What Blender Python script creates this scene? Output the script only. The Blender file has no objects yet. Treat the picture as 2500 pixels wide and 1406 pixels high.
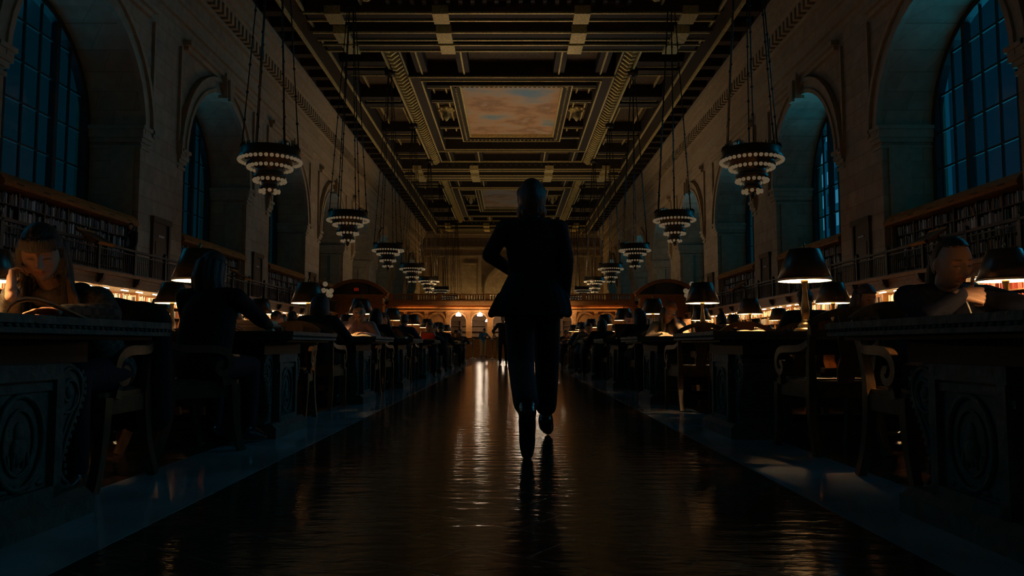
import bpy, math, random
import numpy as np
from mathutils import Vector, Matrix

random.seed(7)
PI = math.pi
col = bpy.context.scene.collection
scene = bpy.context.scene

# ------------------------------------------------------------------ camera, sky, exposure
cam_data = bpy.data.cameras.new('camera')
cam_data.sensor_width = 36.0
cam_data.lens = 36.0 * 1900 / 2500
cam_data.clip_end = 400
cam = bpy.data.objects.new('camera', cam_data)
col.objects.link(cam)
cam.location = (0.03, 0.0, 0.67)
cam.rotation_euler = (PI / 2 + math.atan(139 / 1900), 0, 0)
scene.camera = cam

SKY_FRONT, SKY_SIDE, SKY_BACK = 0.034, 2.5, 0.11
world = bpy.data.worlds.new('dusk')
scene.world = world
world.use_nodes = True
wn = world.node_tree.nodes
wl = world.node_tree.links
wn.clear()
w_out = wn.new('ShaderNodeOutputWorld')
w_bg = wn.new('ShaderNodeBackground')
w_tc = wn.new('ShaderNodeTexCoord')
w_sep = wn.new('ShaderNodeSeparateXYZ')
w_ramp = wn.new('ShaderNodeValToRGB')
w_noise = wn.new('ShaderNodeTexNoise')
w_noise.inputs['Scale'].default_value = 3.0
w_mix = wn.new('ShaderNodeMix')
w_mix.data_type = 'RGBA'
w_mix.blend_type = 'MULTIPLY'
w_mix.inputs[0].default_value = 0.5
w_ramp.color_ramp.elements[0].position = 0.0
w_ramp.color_ramp.elements[0].color = (0.010, 0.240, 0.400, 1)
w_ramp.color_ramp.elements[1].position = 0.8
w_ramp.color_ramp.elements[1].color = (0.004, 0.110, 0.200, 1)
wl.new(w_tc.outputs['Generated'], w_sep.inputs[0])
wl.new(w_sep.outputs['Z'], w_ramp.inputs[0])
wl.new(w_tc.outputs['Generated'], w_noise.inputs['Vector'])
wl.new(w_ramp.outputs[0], w_mix.inputs[6])
wl.new(w_noise.outputs['Fac'], w_mix.inputs[7])
# sky band brightened to the sides, more at right, as blue fill; dim elsewhere
w_add = wn.new('ShaderNodeMath')
w_add.operation = 'MULTIPLY_ADD'
w_add.inputs[1].default_value = 0.5
w_add.inputs[2].default_value = 0.5
w_mr = wn.new('ShaderNodeValToRGB')
els = w_mr.color_ramp.elements
els[0].position = 0.54; els[0].color = (SKY_BACK, SKY_BACK, SKY_BACK, 1)
els[1].position = 0.62; els[1].color = (SKY_SIDE, SKY_SIDE, SKY_SIDE, 1)
for p_, v_ in ((0.80, SKY_SIDE), (0.895, SKY_FRONT)):
    e_ = els.new(p_); e_.color = (v_, v_, v_, 1)
wl.new(w_sep.outputs['Y'], w_add.inputs[0])
w_mx = wn.new('ShaderNodeMapRange')
w_mx.inputs['From Min'].default_value = -0.3
w_mx.inputs['From Max'].default_value = 0.3
w_mx.inputs['To Min'].default_value = 1.0
w_mx.inputs['To Max'].default_value = 3.0
w_mul = wn.new('ShaderNodeMath')
w_mul.operation = 'MULTIPLY'
wl.new(w_add.outputs[0], w_mr.inputs[0])
wl.new(w_sep.outputs['X'], w_mx.inputs['Value'])
wl.new(w_mr.outputs[0], w_mul.inputs[0])
wl.new(w_mx.outputs[0], w_mul.inputs[1])
wl.new(w_mul.outputs[0], w_bg.inputs['Strength'])
wl.new(w_mix.outputs[2], w_bg.inputs['Color'])
wl.new(w_bg.outputs[0], w_out.inputs[0])

scene.view_settings.view_transform = 'Standard'
scene.view_settings.look = 'None'
scene.view_settings.gamma = 1.0
scene.view_settings.use_curve_mapping = False
scene.view_settings.exposure = 0.5
scene.cycles.use_denoising = True
scene.cycles.max_bounces = 7
scene.cycles.diffuse_bounces = 4
scene.cycles.glossy_bounces = 3
scene.cycles.transparent_max_bounces = 8
scene.cycles.transmission_bounces = 2
scene.cycles.caustics_reflective = False
scene.cycles.caustics_refractive = False
scene.cycles.sample_clamp_indirect = 1.5
scene.cycles.use_light_tree = True

LAMP_W = 1150.0
UPLIGHT_W = 170.0
SHELF_W = 120.0
DOME_W = 30.0
WASH_W = 60.0
CORN_W = 16.0

# ------------------------------------------------------------------ materials
def mat(name, color, rough=0.6, metal=0.0, noise=0.0, scale=8.0, bump=0.0, bscale=None, spec=0.5, stretch=None, emit=None, estr=0.0, coat=0.0):
    m = bpy.data.materials.new(name)
    m.use_nodes = True
    nt = m.node_tree
    b = nt.nodes['Principled BSDF']
    b.inputs['Base Color'].default_value = (*color, 1)
    b.inputs['Roughness'].default_value = rough
    b.inputs['Metallic'].default_value = metal
    b.inputs['Specular IOR Level'].default_value = spec
    b.inputs['Coat Weight'].default_value = coat
    if noise or bump:
        tc = nt.nodes.new('ShaderNodeTexCoord')
        mp = nt.nodes.new('ShaderNodeMapping')
        if stretch:
            mp.inputs['Scale'].default_value = stretch
        nt.links.new(tc.outputs['Object'], mp.inputs[0])
        if noise:
            n = nt.nodes.new('ShaderNodeTexNoise')
            n.inputs['Scale'].default_value = scale
            n.inputs['Detail'].default_value = 5
            nt.links.new(mp.outputs[0], n.inputs['Vector'])
            r = nt.nodes.new('ShaderNodeValToRGB')
            r.color_ramp.elements[0].position = 0.3
            r.color_ramp.elements[1].position = 0.7
            r.color_ramp.elements[0].color = (*[c * (1 - noise) for c in color], 1)
            r.color_ramp.elements[1].color = (*[min(1, c * (1 + noise)) for c in color], 1)
            nt.links.new(n.outputs['Fac'], r.inputs[0])
            nt.links.new(r.outputs[0], b.inputs['Base Color'])
        if bump:
            n2 = nt.nodes.new('ShaderNodeTexNoise')
            n2.inputs['Scale'].default_value = bscale or scale
            n2.inputs['Detail'].default_value = 4
            nt.links.new(mp.outputs[0], n2.inputs['Vector'])
            bp = nt.nodes.new('ShaderNodeBump')
            bp.inputs['Strength'].default_value = bump
            bp.inputs['Distance'].default_value = 0.02
            nt.links.new(n2.outputs['Fac'], bp.inputs['Height'])
            nt.links.new(bp.outputs[0], b.inputs['Normal'])
    if emit:
        b.inputs['Emission Color'].default_value = (*emit, 1)
        b.inputs['Emission Strength'].default_value = estr
    return m

def stone_mat():
    m = mat('limestone_blocks', (0.42, 0.33, 0.22), 0.85)
    nt = m.node_tree
    b = nt.nodes['Principled BSDF']
    tc = nt.nodes.new('ShaderNodeTexCoord')
    mp = nt.nodes.new('ShaderNodeMapping')
    sep = nt.nodes.new('ShaderNodeSeparateXYZ')
    add = nt.nodes.new('ShaderNodeMath')
    add.operation = 'ADD'
    cb = nt.nodes.new('ShaderNodeCombineXYZ')
    nt.links.new(tc.outputs['Object'], sep.inputs[0])
    nt.links.new(sep.outputs['X'], add.inputs[0])
    nt.links.new(sep.outputs['Y'], add.inputs[1])
    nt.links.new(add.outputs[0], cb.inputs['X'])
    nt.links.new(sep.outputs['Z'], cb.inputs['Y'])
    br = nt.nodes.new('ShaderNodeTexBrick')
    br.inputs['Scale'].default_value = 1.0
    br.inputs['Brick Width'].default_value = 1.25
    br.inputs['Row Height'].default_value = 0.55
    br.inputs['Mortar Size'].default_value = 0.012
    br.inputs['Color1'].default_value = (0.44, 0.345, 0.23, 1)
    br.inputs['Color2'].default_value = (0.36, 0.28, 0.185, 1)
    br.inputs['Mortar'].default_value = (0.25, 0.19, 0.12, 1)
    nt.links.new(cb.outputs[0], br.inputs['Vector'])
    n = nt.nodes.new('ShaderNodeTexNoise')
    n.inputs['Scale'].default_value = 2.5
    n.inputs['Detail'].default_value = 6
    nt.links.new(tc.outputs['Object'], n.inputs['Vector'])
    mx = nt.nodes.new('ShaderNodeMix')
    mx.data_type = 'RGBA'
    mx.blend_type = 'OVERLAY'
    mx.inputs[0].default_value = 0.35
    nt.links.new(br.outputs['Color'], mx.inputs[6])
    nt.links.new(n.outputs['Fac'], mx.inputs[7])
    nt.links.new(mx.outputs[2], b.inputs['Base Color'])
    return m

def tile_mat():
    m = mat('terracotta_tiles', (0.10, 0.055, 0.03), 0.2)
    nt = m.node_tree
    b = nt.nodes['Principled BSDF']
    tc = nt.nodes.new('ShaderNodeTexCoord')
    mp = nt.nodes.new('ShaderNodeMapping')
    mp.inputs['Rotation'].default_value = (0, 0, math.radians(35))
    nt.links.new(tc.outputs['Object'], mp.inputs[0])
    br = nt.nodes.new('ShaderNodeTexBrick')
    br.inputs['Scale'].default_value = 1.0
    br.inputs['Brick Width'].default_value = 0.46
    br.inputs['Row Height'].default_value = 0.30
    br.inputs['Mortar Size'].default_value = 0.004
    br.inputs['Color1'].default_value = (0.115, 0.060, 0.034, 1)
    br.inputs['Color2'].default_value = (0.075, 0.042, 0.026, 1)
    br.inputs['Mortar'].default_value = (0.16, 0.14, 0.12, 1)
    nt.links.new(mp.outputs[0], br.inputs['Vector'])
    n = nt.nodes.new('ShaderNodeTexNoise')
    n.inputs['Scale'].default_value = 7
    n.inputs['Detail'].default_value = 5
    nt.links.new(tc.outputs['Object'], n.inputs['Vector'])
    mx = nt.nodes.new('ShaderNodeMix')
    mx.data_type = 'RGBA'
    mx.blend_type = 'OVERLAY'
    mx.inputs[0].default_value = 0.6
    nt.links.new(br.outputs['Color'], mx.inputs[6])
    nt.links.new(n.outputs['Fac'], mx.inputs[7])
    nt.links.new(mx.outputs[2], b.inputs['Base Color'])
    # worn, slightly uneven polish
    mp2 = nt.nodes.new('ShaderNodeMapping')
    mp2.inputs['Scale'].default_value = (3.0, 9.0, 3.0)
    nt.links.new(tc.outputs['Object'], mp2.inputs[0])
    n2 = nt.nodes.new('ShaderNodeTexNoise')
    n2.inputs['Scale'].default_value = 1.6
    n2.inputs['Detail'].default_value = 3
    nt.links.new(mp2.outputs[0], n2.inputs['Vector'])
    bp = nt.nodes.new('ShaderNodeBump')
    bp.inputs['Strength'].default_value = 0.8
    bp.inputs['Distance'].default_value = 0.006
    nt.links.new(n2.outputs['Fac'], bp.inputs['Height'])
    bp2 = nt.nodes.new('ShaderNodeBump')
    bp2.invert = True
    bp2.inputs['Strength'].default_value = 0.5
    bp2.inputs['Distance'].default_value = 0.003
    nt.links.new(br.outputs['Fac'], bp2.inputs['Height'])
    nt.links.new(bp.outputs[0], bp2.inputs['Normal'])
    nt.links.new(bp2.outputs[0], b.inputs['Normal'])
    b.inputs['Roughness'].default_value = 0.13
    return m

def sky_painting_mat():
    m = mat('sky_mural', (0.5, 0.3, 0.15), 0.7)
    nt = m.node_tree
    b = nt.nodes['Principled BSDF']
    tc = nt.nodes.new('ShaderNodeTexCoord')
    mp = nt.nodes.new('ShaderNodeMapping')
    mp.inputs['Scale'].default_value = (0.28, 0.34, 1)
    nt.links.new(tc.outputs['Object'], mp.inputs[0])
    n = nt.nodes.new('ShaderNodeTexNoise')
    n.inputs['Scale'].default_value = 1.3
    n.inputs['Detail'].default_value = 7
    n.inputs['Roughness'].default_value = 0.55
    nt.links.new(mp.outputs[0], n.inputs['Vector'])
    r = nt.nodes.new('ShaderNodeValToRGB')
    e = r.color_ramp.elements
    e[0].position = 0.30
    e[0].color = (0.24, 0.42, 0.55, 1)
    e[1].position = 0.44
    e[1].color = (0.60, 0.46, 0.34, 1)
    for p, c in ((0.52, (0.62, 0.38, 0.22, 1)), (0.60, (0.42, 0.25, 0.15, 1)), (0.70, (0.66, 0.50, 0.36, 1))):
        x = e.new(p)
        x.color = c
    nt.links.new(n.outputs['Fac'], r.inputs[0])
    nt.links.new(r.outputs[0], b.inputs['Base Color'])
    return m

def glass_mat():
    m = bpy.data.materials.new('window_glass')
    m.use_nodes = True
    nt = m.node_tree
    nt.nodes.clear()
    o = nt.nodes.new('ShaderNodeOutputMaterial')
    t = nt.nodes.new('ShaderNodeBsdfTransparent')
    t.inputs[0].default_value = (0.85, 0.93, 0.95, 1)
    g = nt.nodes.new('ShaderNodeBsdfGlossy')
    g.inputs['Roughness'].default_value = 0.05
    mx = nt.nodes.new('ShaderNodeMixShader')
    mx.inputs[0].default_value = 0.06
    nt.links.new(t.outputs[0], mx.inputs[1])
    nt.links.new(g.outputs[0], mx.inputs[2])
    nt.links.new(mx.outputs[0], o.inputs[0])
    return m

def attr_mat(name, rough=0.6, spec=0.4, sss=0.0, attr='col'):
    m = mat(name, (0.5, 0.5, 0.5), rough, spec=spec)
    nt = m.node_tree
    b = nt.nodes['Principled BSDF']
    a = nt.nodes.new('ShaderNodeAttribute')
    a.attribute_name = attr
    nt.links.new(a.outputs['Color'], b.inputs['Base Color'])
    return m

M = {}
M['stone'] = stone_mat()
M['stone_plain'] = mat('limestone_trim', (0.42, 0.34, 0.23), 0.8, noise=0.12, scale=4)
M['tiles'] = tile_mat()
M['marble'] = mat('grey_marble', (0.50, 0.53, 0.55), 0.09, noise=0.25, scale=2.2, bump=0.05, bscale=3)
M['mural'] = sky_painting_mat()
M['glass'] = glass_mat()
M['ceil_wood'] = mat('dark_ceiling_wood', (0.026, 0.019, 0.012), 0.7, noise=0.3, scale=5, bump=0.6, bscale=9)
M['ceil_panel'] = mat('carved_ceiling_panel', (0.090, 0.060, 0.032), 0.7, noise=0.5, scale=6, bump=1.0, bscale=7)
M['gilt'] = mat('gilded_moulding', (0.85, 0.62, 0.28), 0.45, metal=0.3, noise=0.4, scale=12)
M['iron'] = mat('black_iron_frame', (0.012, 0.013, 0.014), 0.6)
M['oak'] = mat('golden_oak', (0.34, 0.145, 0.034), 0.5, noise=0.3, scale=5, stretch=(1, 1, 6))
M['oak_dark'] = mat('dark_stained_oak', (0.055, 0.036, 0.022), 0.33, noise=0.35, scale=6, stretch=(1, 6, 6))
M['apron'] = mat('shaded_apron_oak', (0.028, 0.020, 0.013), 0.6)  # oak darkened for the shade under the tabletop
M['desk'] = mat('polished_desk_oak', (0.40, 0.25, 0.125), 0.28, noise=0.25, scale=5, stretch=(1, 7, 1))
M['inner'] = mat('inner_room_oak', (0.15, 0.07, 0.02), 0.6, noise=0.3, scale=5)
M['carved'] = mat('carved_weathered_oak', (0.125, 0.105, 0.078), 0.6, noise=0.35, scale=14, bump=0.5, bscale=26)
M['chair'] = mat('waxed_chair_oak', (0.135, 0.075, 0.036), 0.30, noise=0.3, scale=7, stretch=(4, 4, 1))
M['chair_red'] = mat('reddish_chair_oak', (0.50, 0.17, 0.045), 0.28, noise=0.25, scale=7, stretch=(4, 4, 1))  # brighter, redder copy of the chair oak, lamplight put into its colour
M['bronze'] = mat('dark_bronze', (0.050, 0.045, 0.036), 0.30, metal=0.7)
M['brass'] = mat('aged_brass', (0.36, 0.25, 0.12), 0.28, metal=0.9)
M['shade_in'] = mat('white_enamel', (0.9, 0.87, 0.80), 0.5)
M['bulb'] = mat('lit_bulb', (1, 0.9, 0.7), 0.5, emit=(1.0, 0.56, 0.23), estr=LAMP_W)
M['globe'] = mat('unlit_frosted_globe', (0.75, 0.68, 0.56), 0.35, emit=(1.0, .74, .42), estr=0.06)  # faint glow added to brighten the frosted globes
M['rail'] = mat('bronze_rail', (0.022, 0.024, 0.024), 0.5, metal=0.2)
M['dome'] = mat('opal_glass_dome', (0.9, 0.9, 0.85), 0.4, emit=(1.0, 0.80, 0.58), estr=DOME_W)
M['strip'] = mat('shelf_strip_light', (1, 0.9, 0.7), 0.5, emit=(1.0, 0.70, 0.38), estr=SHELF_W)
M['uplight'] = mat('uplight_lens', (1, 0.9, 0.7), 0.5, emit=(1.0, 0.66, 0.34), estr=UPLIGHT_W)
M['wash'] = mat('wall_washer_lens', (1, 0.9, 0.7), 0.5, emit=(1.0, 0.60, 0.22), estr=WASH_W)
M['cornice_strip'] = mat('cornice_strip_light', (1, 0.9, 0.7), 0.5, emit=(1.0, 0.60, 0.24), estr=CORN_W)
M['exit'] = mat('red_sign_face', (0.4, 0.02, 0.01), 0.4, emit=(0.9, 0.05, 0.02), estr=0.045)
M['paper'] = mat('book_paper', (0.72, 0.64, 0.50), 0.8)
M['plaque'] = mat('pale_plaque', (0.45, 0.45, 0.42), 0.6)
M['black'] = mat('black_plastic', (0.01, 0.01, 0.012), 0.4)
M['books'] = attr_mat('shelved_books', 0.6)
M['skin'] = attr_mat('skin', 0.5, 0.35)
M['facade'] = mat('outdoor_facade', (0.10, 0.16, 0.20), 0.8)
M['facade_lit'] = mat('lit_office_window', (0.2, 0.3, 0.35), 0.5, emit=(0.10, 0.50, 0.75), estr=0.16)

# ------------------------------------------------------------------ mesh helpers
class MB:
    def __init__(s):
        s.v = []; s.f = []; s.sm = []; s.mi = []; s.cur = 0; s.col = None
    def add(s, vs, fs, smooth=False):
        o = len(s.v)
        s.v += [tuple(v) for v in vs]
        s.f += [tuple(i + o for i in f) for f in fs]
        s.sm += [smooth] * len(fs)
        s.mi += [s.cur] * len(fs)
    def box(s, x0, x1, y0, y1, z0, z1):
        if x0 > x1: x0, x1 = x1, x0
        if y0 > y1: y0, y1 = y1, y0
        if z0 > z1: z0, z1 = z1, z0
        s.add([(x0, y0, z0), (x1, y0, z0), (x1, y1, z0), (x0, y1, z0), (x0, y0, z1), (x1, y0, z1), (x1, y1, z1), (x0, y1, z1)],
              [(0, 3, 2, 1), (4, 5, 6, 7), (0, 1, 5, 4), (1, 2, 6, 5), (2, 3, 7, 6), (3, 0, 4, 7)])
    def ring(s, cx, cy, hx, hy, w, z0, z1):
        s.box(cx - hx - w, cx - hx, cy - hy - w, cy + hy + w, z0, z1)
        s.box(cx + hx, cx + hx + w, cy - hy - w, cy + hy + w, z0, z1)
        s.box(cx - hx, cx + hx, cy - hy - w, cy - hy, z0, z1)
        s.box(cx - hx, cx + hx, cy + hy, cy + hy + w, z0, z1)
    def prism(s, pts, axis, a, b, smooth=False):
        # pts: 2D outline; axis 'x': pts=(y,z); 'y': pts=(x,z); 'z': pts=(x,y)
        def mk(p, t):
            return {'x': (t, p[0], p[1]), 'y': (p[0], t, p[1]), 'z': (p[0], p[1], t)}[axis]
        n = len(pts)
        vs = [mk(p, a) for p in pts] + [mk(p, b) for p in pts]
        s.add(vs, [(i, (i + 1) % n, n + (i + 1) % n, n + i) for i in range(n)], smooth)
        s.add([mk(p, a) for p in pts], [tuple(range(n))[::-1]])
        s.add([mk(p, b) for p in pts], [tuple(range(n))])
    def lathe(s, prof, c=(0, 0, 0), n=24, smooth=True, closed=False, a0=0.0, a1=2 * PI):
        full = abs(a1 - a0 - 2 * PI) < 1e-6
        m = n if full else n + 1
        vs = []
        for i in range(m):
            a = a0 + (a1 - a0) * i / n
            for r, z in prof:
                vs.append((c[0] + r * math.cos(a), c[1] + r * math.sin(a), c[2] + z))
        k = len(prof); fs = []
        for i in range(n):
            j = (i + 1) % m
            for q in range(k - 1 if not closed else k):
                q2 = (q + 1) % k
                fs.append((i * k + q, j * k + q, j * k + q2, i * k + q2))
        s.add(vs, fs, smooth)
    def sphere(s, c, r, n=12, m=8, sc=(1, 1, 1)):
        vs = [(c[0], c[1], c[2] - r * sc[2])]
        for j in range(1, m):
            t = PI * j / m
            for i in range(n):
                a = 2 * PI * i / n
                vs.append((c[0] + r * sc[0] * math.sin(t) * math.cos(a), c[1] + r * sc[1] * math.sin(t) * math.sin(a), c[2] - r * sc[2] * math.cos(t)))
        vs.append((c[0], c[1], c[2] + r * sc[2]))
        fs = [(0, 1 + (i + 1) % n, 1 + i) for i in range(n)]
        for j in range(m - 2):
            for i in range(n):
                a = 1 + j * n + i; b = 1 + j * n + (i + 1) % n
                fs.append((a, b, b + n, a + n))
        e = len(vs) - 1
        fs += [(1 + (m - 2) * n + i, 1 + (m - 2) * n + (i + 1) % n, e) for i in range(n)]
        s.add(vs, fs, True)
    def tube(s, path, r, n=8, smooth=True, closed=False, sec=None, up=(0, 0, 1)):
        # r float or list; sec: list of 2D points (scaled by r) for a section
        P = [Vector(p) for p in path]
        k = len(P)
        rs = r if isinstance(r, (list, tuple)) else [r] * k
        if sec is None:
            sec = [(math.cos(2 * PI * i / n), math.sin(2 * PI * i / n)) for i in range(n)]
        n = len(sec)
        vs = []
        upv = Vector(up)
        for i in range(k):
            if closed:
                t = P[(i + 1) % k] - P[i - 1]
            else:
                t = P[min(i + 1, k - 1)] - P[max(i - 1, 0)]
            t.normalize()
            a = t.cross(upv)
            if a.length < 1e-4:
                a = t.cross(Vector((1, 0, 0)))
            a.normalize()
            b = a.cross(t).normalized()
            for (x, y) in sec:
                vs.append(P[i] + a * x * rs[i] + b * y * rs[i])
        fs = []
        for i in range(k if closed else k - 1):
            j = (i + 1) % k
            for q in range(n):
                q2 = (q + 1) % n
                fs.append((i * n + q, i * n + q2, j * n + q2, j * n + q))
        if not closed:
            fs.append(tuple(range(n))[::-1])
            fs.append(tuple((k - 1) * n + q for q in range(n)))
        s.add(vs, fs, smooth)
    def mesh(s, name, mats):
        me = bpy.data.meshes.new(name)
        me.from_pydata(s.v, [], s.f)
        me.polygons.foreach_set('use_smooth', s.sm)
        me.polygons.foreach_set('material_index', s.mi)
        for m in (mats if isinstance(mats, (list, tuple)) else [mats]):
            me.materials.append(m)
        me.update()
        return me
    def build(s, name, mats, parent=None, loc=None):
        o = bpy.data.objects.new(name, s.mesh(name, mats))
        col.objects.link(o)
        if parent is not None:
            o.parent = parent
        if loc:
            o.location = loc
        return o

def smooth_path(P, R=None, k=3):
    P = [Vector(p) for p in P]; n = len(P); out, ro = [], []
    for i in range(n - 1):
        a, b, c, d = P[max(i - 1, 0)], P[i], P[i + 1], P[min(i + 2, n - 1)]
        for j in range(k):
            t = j / k
            out.append(.5 * ((2 * b) + (c - a) * t + (2 * a - 5 * b + 4 * c - d) * t * t + (3 * b - a - 3 * c + d) * t ** 3))
            if R: ro.append(R[i] * (1 - t) + R[i + 1] * t)
    out.append(P[-1])
    if R: ro.append(R[-1])
    return out, ro
def tag(o, label=None, cat=None, group=None, kind=None):
    if label: o['label'] = label
    if cat: o['category'] = cat
    if group: o['group'] = group
    if kind: o['kind'] = kind
    return o
def struct(o):
    o['kind'] = 'structure'
    return o
def empty(name, loc=(0, 0, 0), rz=0.0):
    o = bpy.data.objects.new(name, None)
    o.empty_display_size = 0.1
    col.objects.link(o)
    o.location = loc
    o.rotation_euler = (0, 0, rz)
    return o
KIDS = {}
def copy_tree(o, parent=None):
    c = o.copy()
    col.objects.link(c)
    c.parent = parent
    for ch in o.children:
        copy_tree(ch, c)
    return c
ORD = ['first', 'second', 'third', 'fourth', 'fifth', 'sixth', 'seventh', 'eighth', 'ninth', 'tenth', 'eleventh', 'twelfth']
# ------------------------------------------------------------------ the hall
WX = 12.0            # wall plane
GX = 13.75           # glazing plane
Y0, Y1 = -6.0, 101.5
BAY0, BAY = 21.4, 10.1      # centre of the first fully seen window, spacing
HALF = 3.4           # half width of an opening
ZS, ZB = 7.5, 2.65   # springing, opening foot
CENTRES = [BAY0 + BAY * k for k in range(-2, 8)]

fl = MB()
fl.box(-WX - 1.9, WX + 1.9, Y0 - .3, Y1 + .3, -0.2, 0.0)
struct(fl.build('floor', M['tiles']))
for sx, nm in ((-1, 'trim_1'), (1, 'trim_2')):
    b = MB()
    b.box(sx * 1.325, sx * 1.90, Y0, 47.0, -0.02, 0.0012)
    struct(b.build(nm, M['marble']))
b = MB()
b.box(-8, 8, 33.5, 35.6, -0.02, 0.0016)
struct(b.build('trim_3', M['marble']))

NA = 20
def arch_pts(c, r, zs=ZS):
    return [(c + r * math.cos(PI - PI * i / NA), zs + r * math.sin(PI - PI * i / NA)) for i in range(NA + 1)]
for sx, side in ((-1, 'left'), (1, 'right')):
    b = MB()
    X = sx * WX
    TOP = 15.9
    def q(pts):
        fs = tuple(range(len(pts)))
        b.add([(X, y, z) for y, z in pts], [fs if sx < 0 else fs[::-1]])
    edges = [Y0]
    for c in CENTRES:
        edges += [c - HALF, c + HALF]
    edges.append(Y1)
    for i in range(0, len(edges), 2):       # piers
        q([(edges[i], 0), (edges[i + 1], 0), (edges[i + 1], TOP), (edges[i], TOP)])
    for c in CENTRES:
        q([(c - HALF, 0), (c + HALF, 0), (c + HALF, ZB), (c - HALF, ZB)])
        ap = arch_pts(c, HALF)
        for (y0, z0), (y1, z1) in zip(ap[:-1], ap[1:]):
            q([(y0, z0), (y1, z1), (y1, TOP), (y0, TOP)])
        # jambs, soffit and the wall of the niche under the window
        XG = sx * (GX + 0.15)
        cont = [(c - HALF, ZB)] + ap + [(c + HALF, ZB)]
        for (y0, z0), (y1, z1) in zip(cont[:-1], cont[1:]):
            vs = [(X, y0, z0), (XG, y0, z0), (XG, y1, z1), (X, y1, z1)]
            b.add(vs, [(0, 1, 2, 3) if sx < 0 else (3, 2, 1, 0)], smooth=z0 > ZS - .01 and z1 > ZS - .01)
        b.box(sx * 12.62, sx * 13.75, c - HALF, c + HALF, ZB, 4.72)
        b.box(X, XG, c - HALF, c + HALF, ZB - .05, ZB)
    b.box(sx * 14.0, sx * 14.3, Y0, Y1, -0.2, 2.6)
    w = struct(b.build('wall_' + side, M['stone']))
    # outer skin around the glazing, so no sky shows past a pier
    b = MB()
    for i in range(0, len(edges), 2):
        b.box(sx * (GX + .15), sx * (GX + .35), edges[i] - .02, edges[i + 1] + .02, 0, 17)
    for c in CENTRES:
        ap = arch_pts(c, HALF)
        for (y0, z0), (y1, z1) in zip(ap[:-1], ap[1:]):
            b.add([(sx * (GX + .15), y0, z0), (sx * (GX + .15), y1, z1), (sx * (GX + .15), y1, 17), (sx * (GX + .15), y0, 17)], [(0, 1, 2, 3)])
        b.box(sx * (GX + .15), sx * (GX + .35), c - HALF, c + HALF, 0, 4.75)
    o = b.build('outer_masonry', M['stone_plain'], w)
    # mouldings: archivolts, keystones, imposts, ledges, cornice
    b = MB()
    for c in CENTRES:
        for (ro, ri, pr) in ((4.02, 3.86, .20), (3.86, 3.52, .10), (3.56, 3.40, .16)):
            po, pi_ = arch_pts(c, ro), arch_pts(c, ri)
            for i in range(NA):
                xa, xb = X, X - sx * pr
                vs = [(xb, *po[i]), (xb, *po[i + 1]), (xb, *pi_[i + 1]), (xb, *pi_[i]), (xa, *po[i]), (xa, *po[i + 1]), (xa, *pi_[i + 1]), (xa, *pi_[i])]
                b.add(vs, [(0, 1, 2, 3), (0, 4, 5, 1), (3, 2, 6, 7)])
        b.prism([(c - .28, 10.75), (c + .28, 10.75), (c + .42, 11.75), (c - .42, 11.75)], 'x', X, X - sx * .38)
        b.prism([(c - .17, 10.65), (c + .17, 10.65), (c + .26, 11.5), (c - .26, 11.5)], 'x', X - sx * .36, X - sx * .48)
        b.box(X, X - sx * .30, c - 3.75, c + 3.75, 11.62, 11.80)
        b.box(X, X - sx * .16, c - 3.65, c + 3.65, 11.46, 11.62)
        b.box(X, X - sx * .10, c - 4.05, c - 3.95, 8.0, 11.46)
        b.box(X, X - sx * .10, c + 3.95, c + 4.05, 8.0, 11.46)
        for s2 in (-1, 1):
            j = c + s2 * HALF
            for z0, z1, e in ((7.02, 7.12, .05), (7.22, 7.36, .08), (7.36, 7.62, .14), (7.62, 7.74, .20)):
                b.box(X - sx * e, sx * GX, j - s2 * e, j + s2 * .55, z0, z1)
            # pilaster strips inside the reveal
            b.box(sx * 12.2, sx * 12.9, j - s2 * .07, j, ZB, 7.05)
    for z0, z1, e in ((12.35, 12.50, .14), (12.50, 12.95, .06), (12.95, 13.10, .18), (13.75, 13.95, .16), (14.45, 14.62, .42), (14.62, 14.95, .55), (14.95, 15.2, .72), (15.2, 15.45, .85)):
        b.box(X, X - sx * e, Y0, Y1, z0, z1)
    y = Y0 + .2
    while y < Y1:
        b.box(X, X - sx * .40, y, y + .22, 13.98, 14.45)
        y += .46
    b.build('cornice', M['stone_plain'], w)

# windows
n_win = 0
def arch_slats(b, c, x0, x1, y_of, zlo):
    pass
for sx in (-1, 1):
    for c in CENTRES:
        n_win += 1
        w = struct(empty('window_%d' % n_win, (sx * GX, c, 4.75)))
        b = MB()
        R = 3.35
        def top(y):
            return 2.75 + math.sqrt(max(0, R * R - y * y))
        # outer frame
        ap = [(R * math.cos(PI - PI * i / 24), 2.75 + R * math.sin(PI - PI * i / 24)) for i in range(25)]
        path = [(0, -R, 0)] + [(0, y, z) for y, z in ap] + [(0, R, 0)]
        b.tube(path, .12, sec=[(-1.3, -1), (1.3, -1), (1.3, 1), (-1.3, 1)], up=(1, 0, 0), smooth=False)
        b.box(-.12, .12, -R, R, 0, .16)
        for y in (-1.51, 1.51):
            b.box(-.10, .10, y - .085, y + .085, 0, top(y))
        for y in (-2.27, -.757, 0, .757, 2.27, -3.0, 3.0):
            b.box(-.03, .03, y - .032, y + .032, 0, top(y))
        z = .37
        while z < 6:
            hw = R if z < 2.75 else math.sqrt(max(0, R * R - (z - 2.75) ** 2))
            if hw > .4:
                b.box(-.035, .035, -hw, hw, z - .032, z + .032)
            z += 1.16
        b.build('frame', M['iron'], w)
        b = MB()
        b.add([(0.0, y, z) for y, z in [(-R, 0)] + ap + [(R, 0)]], [tuple(range(27))])
        b.build('pane', M['glass'], w)

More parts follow.
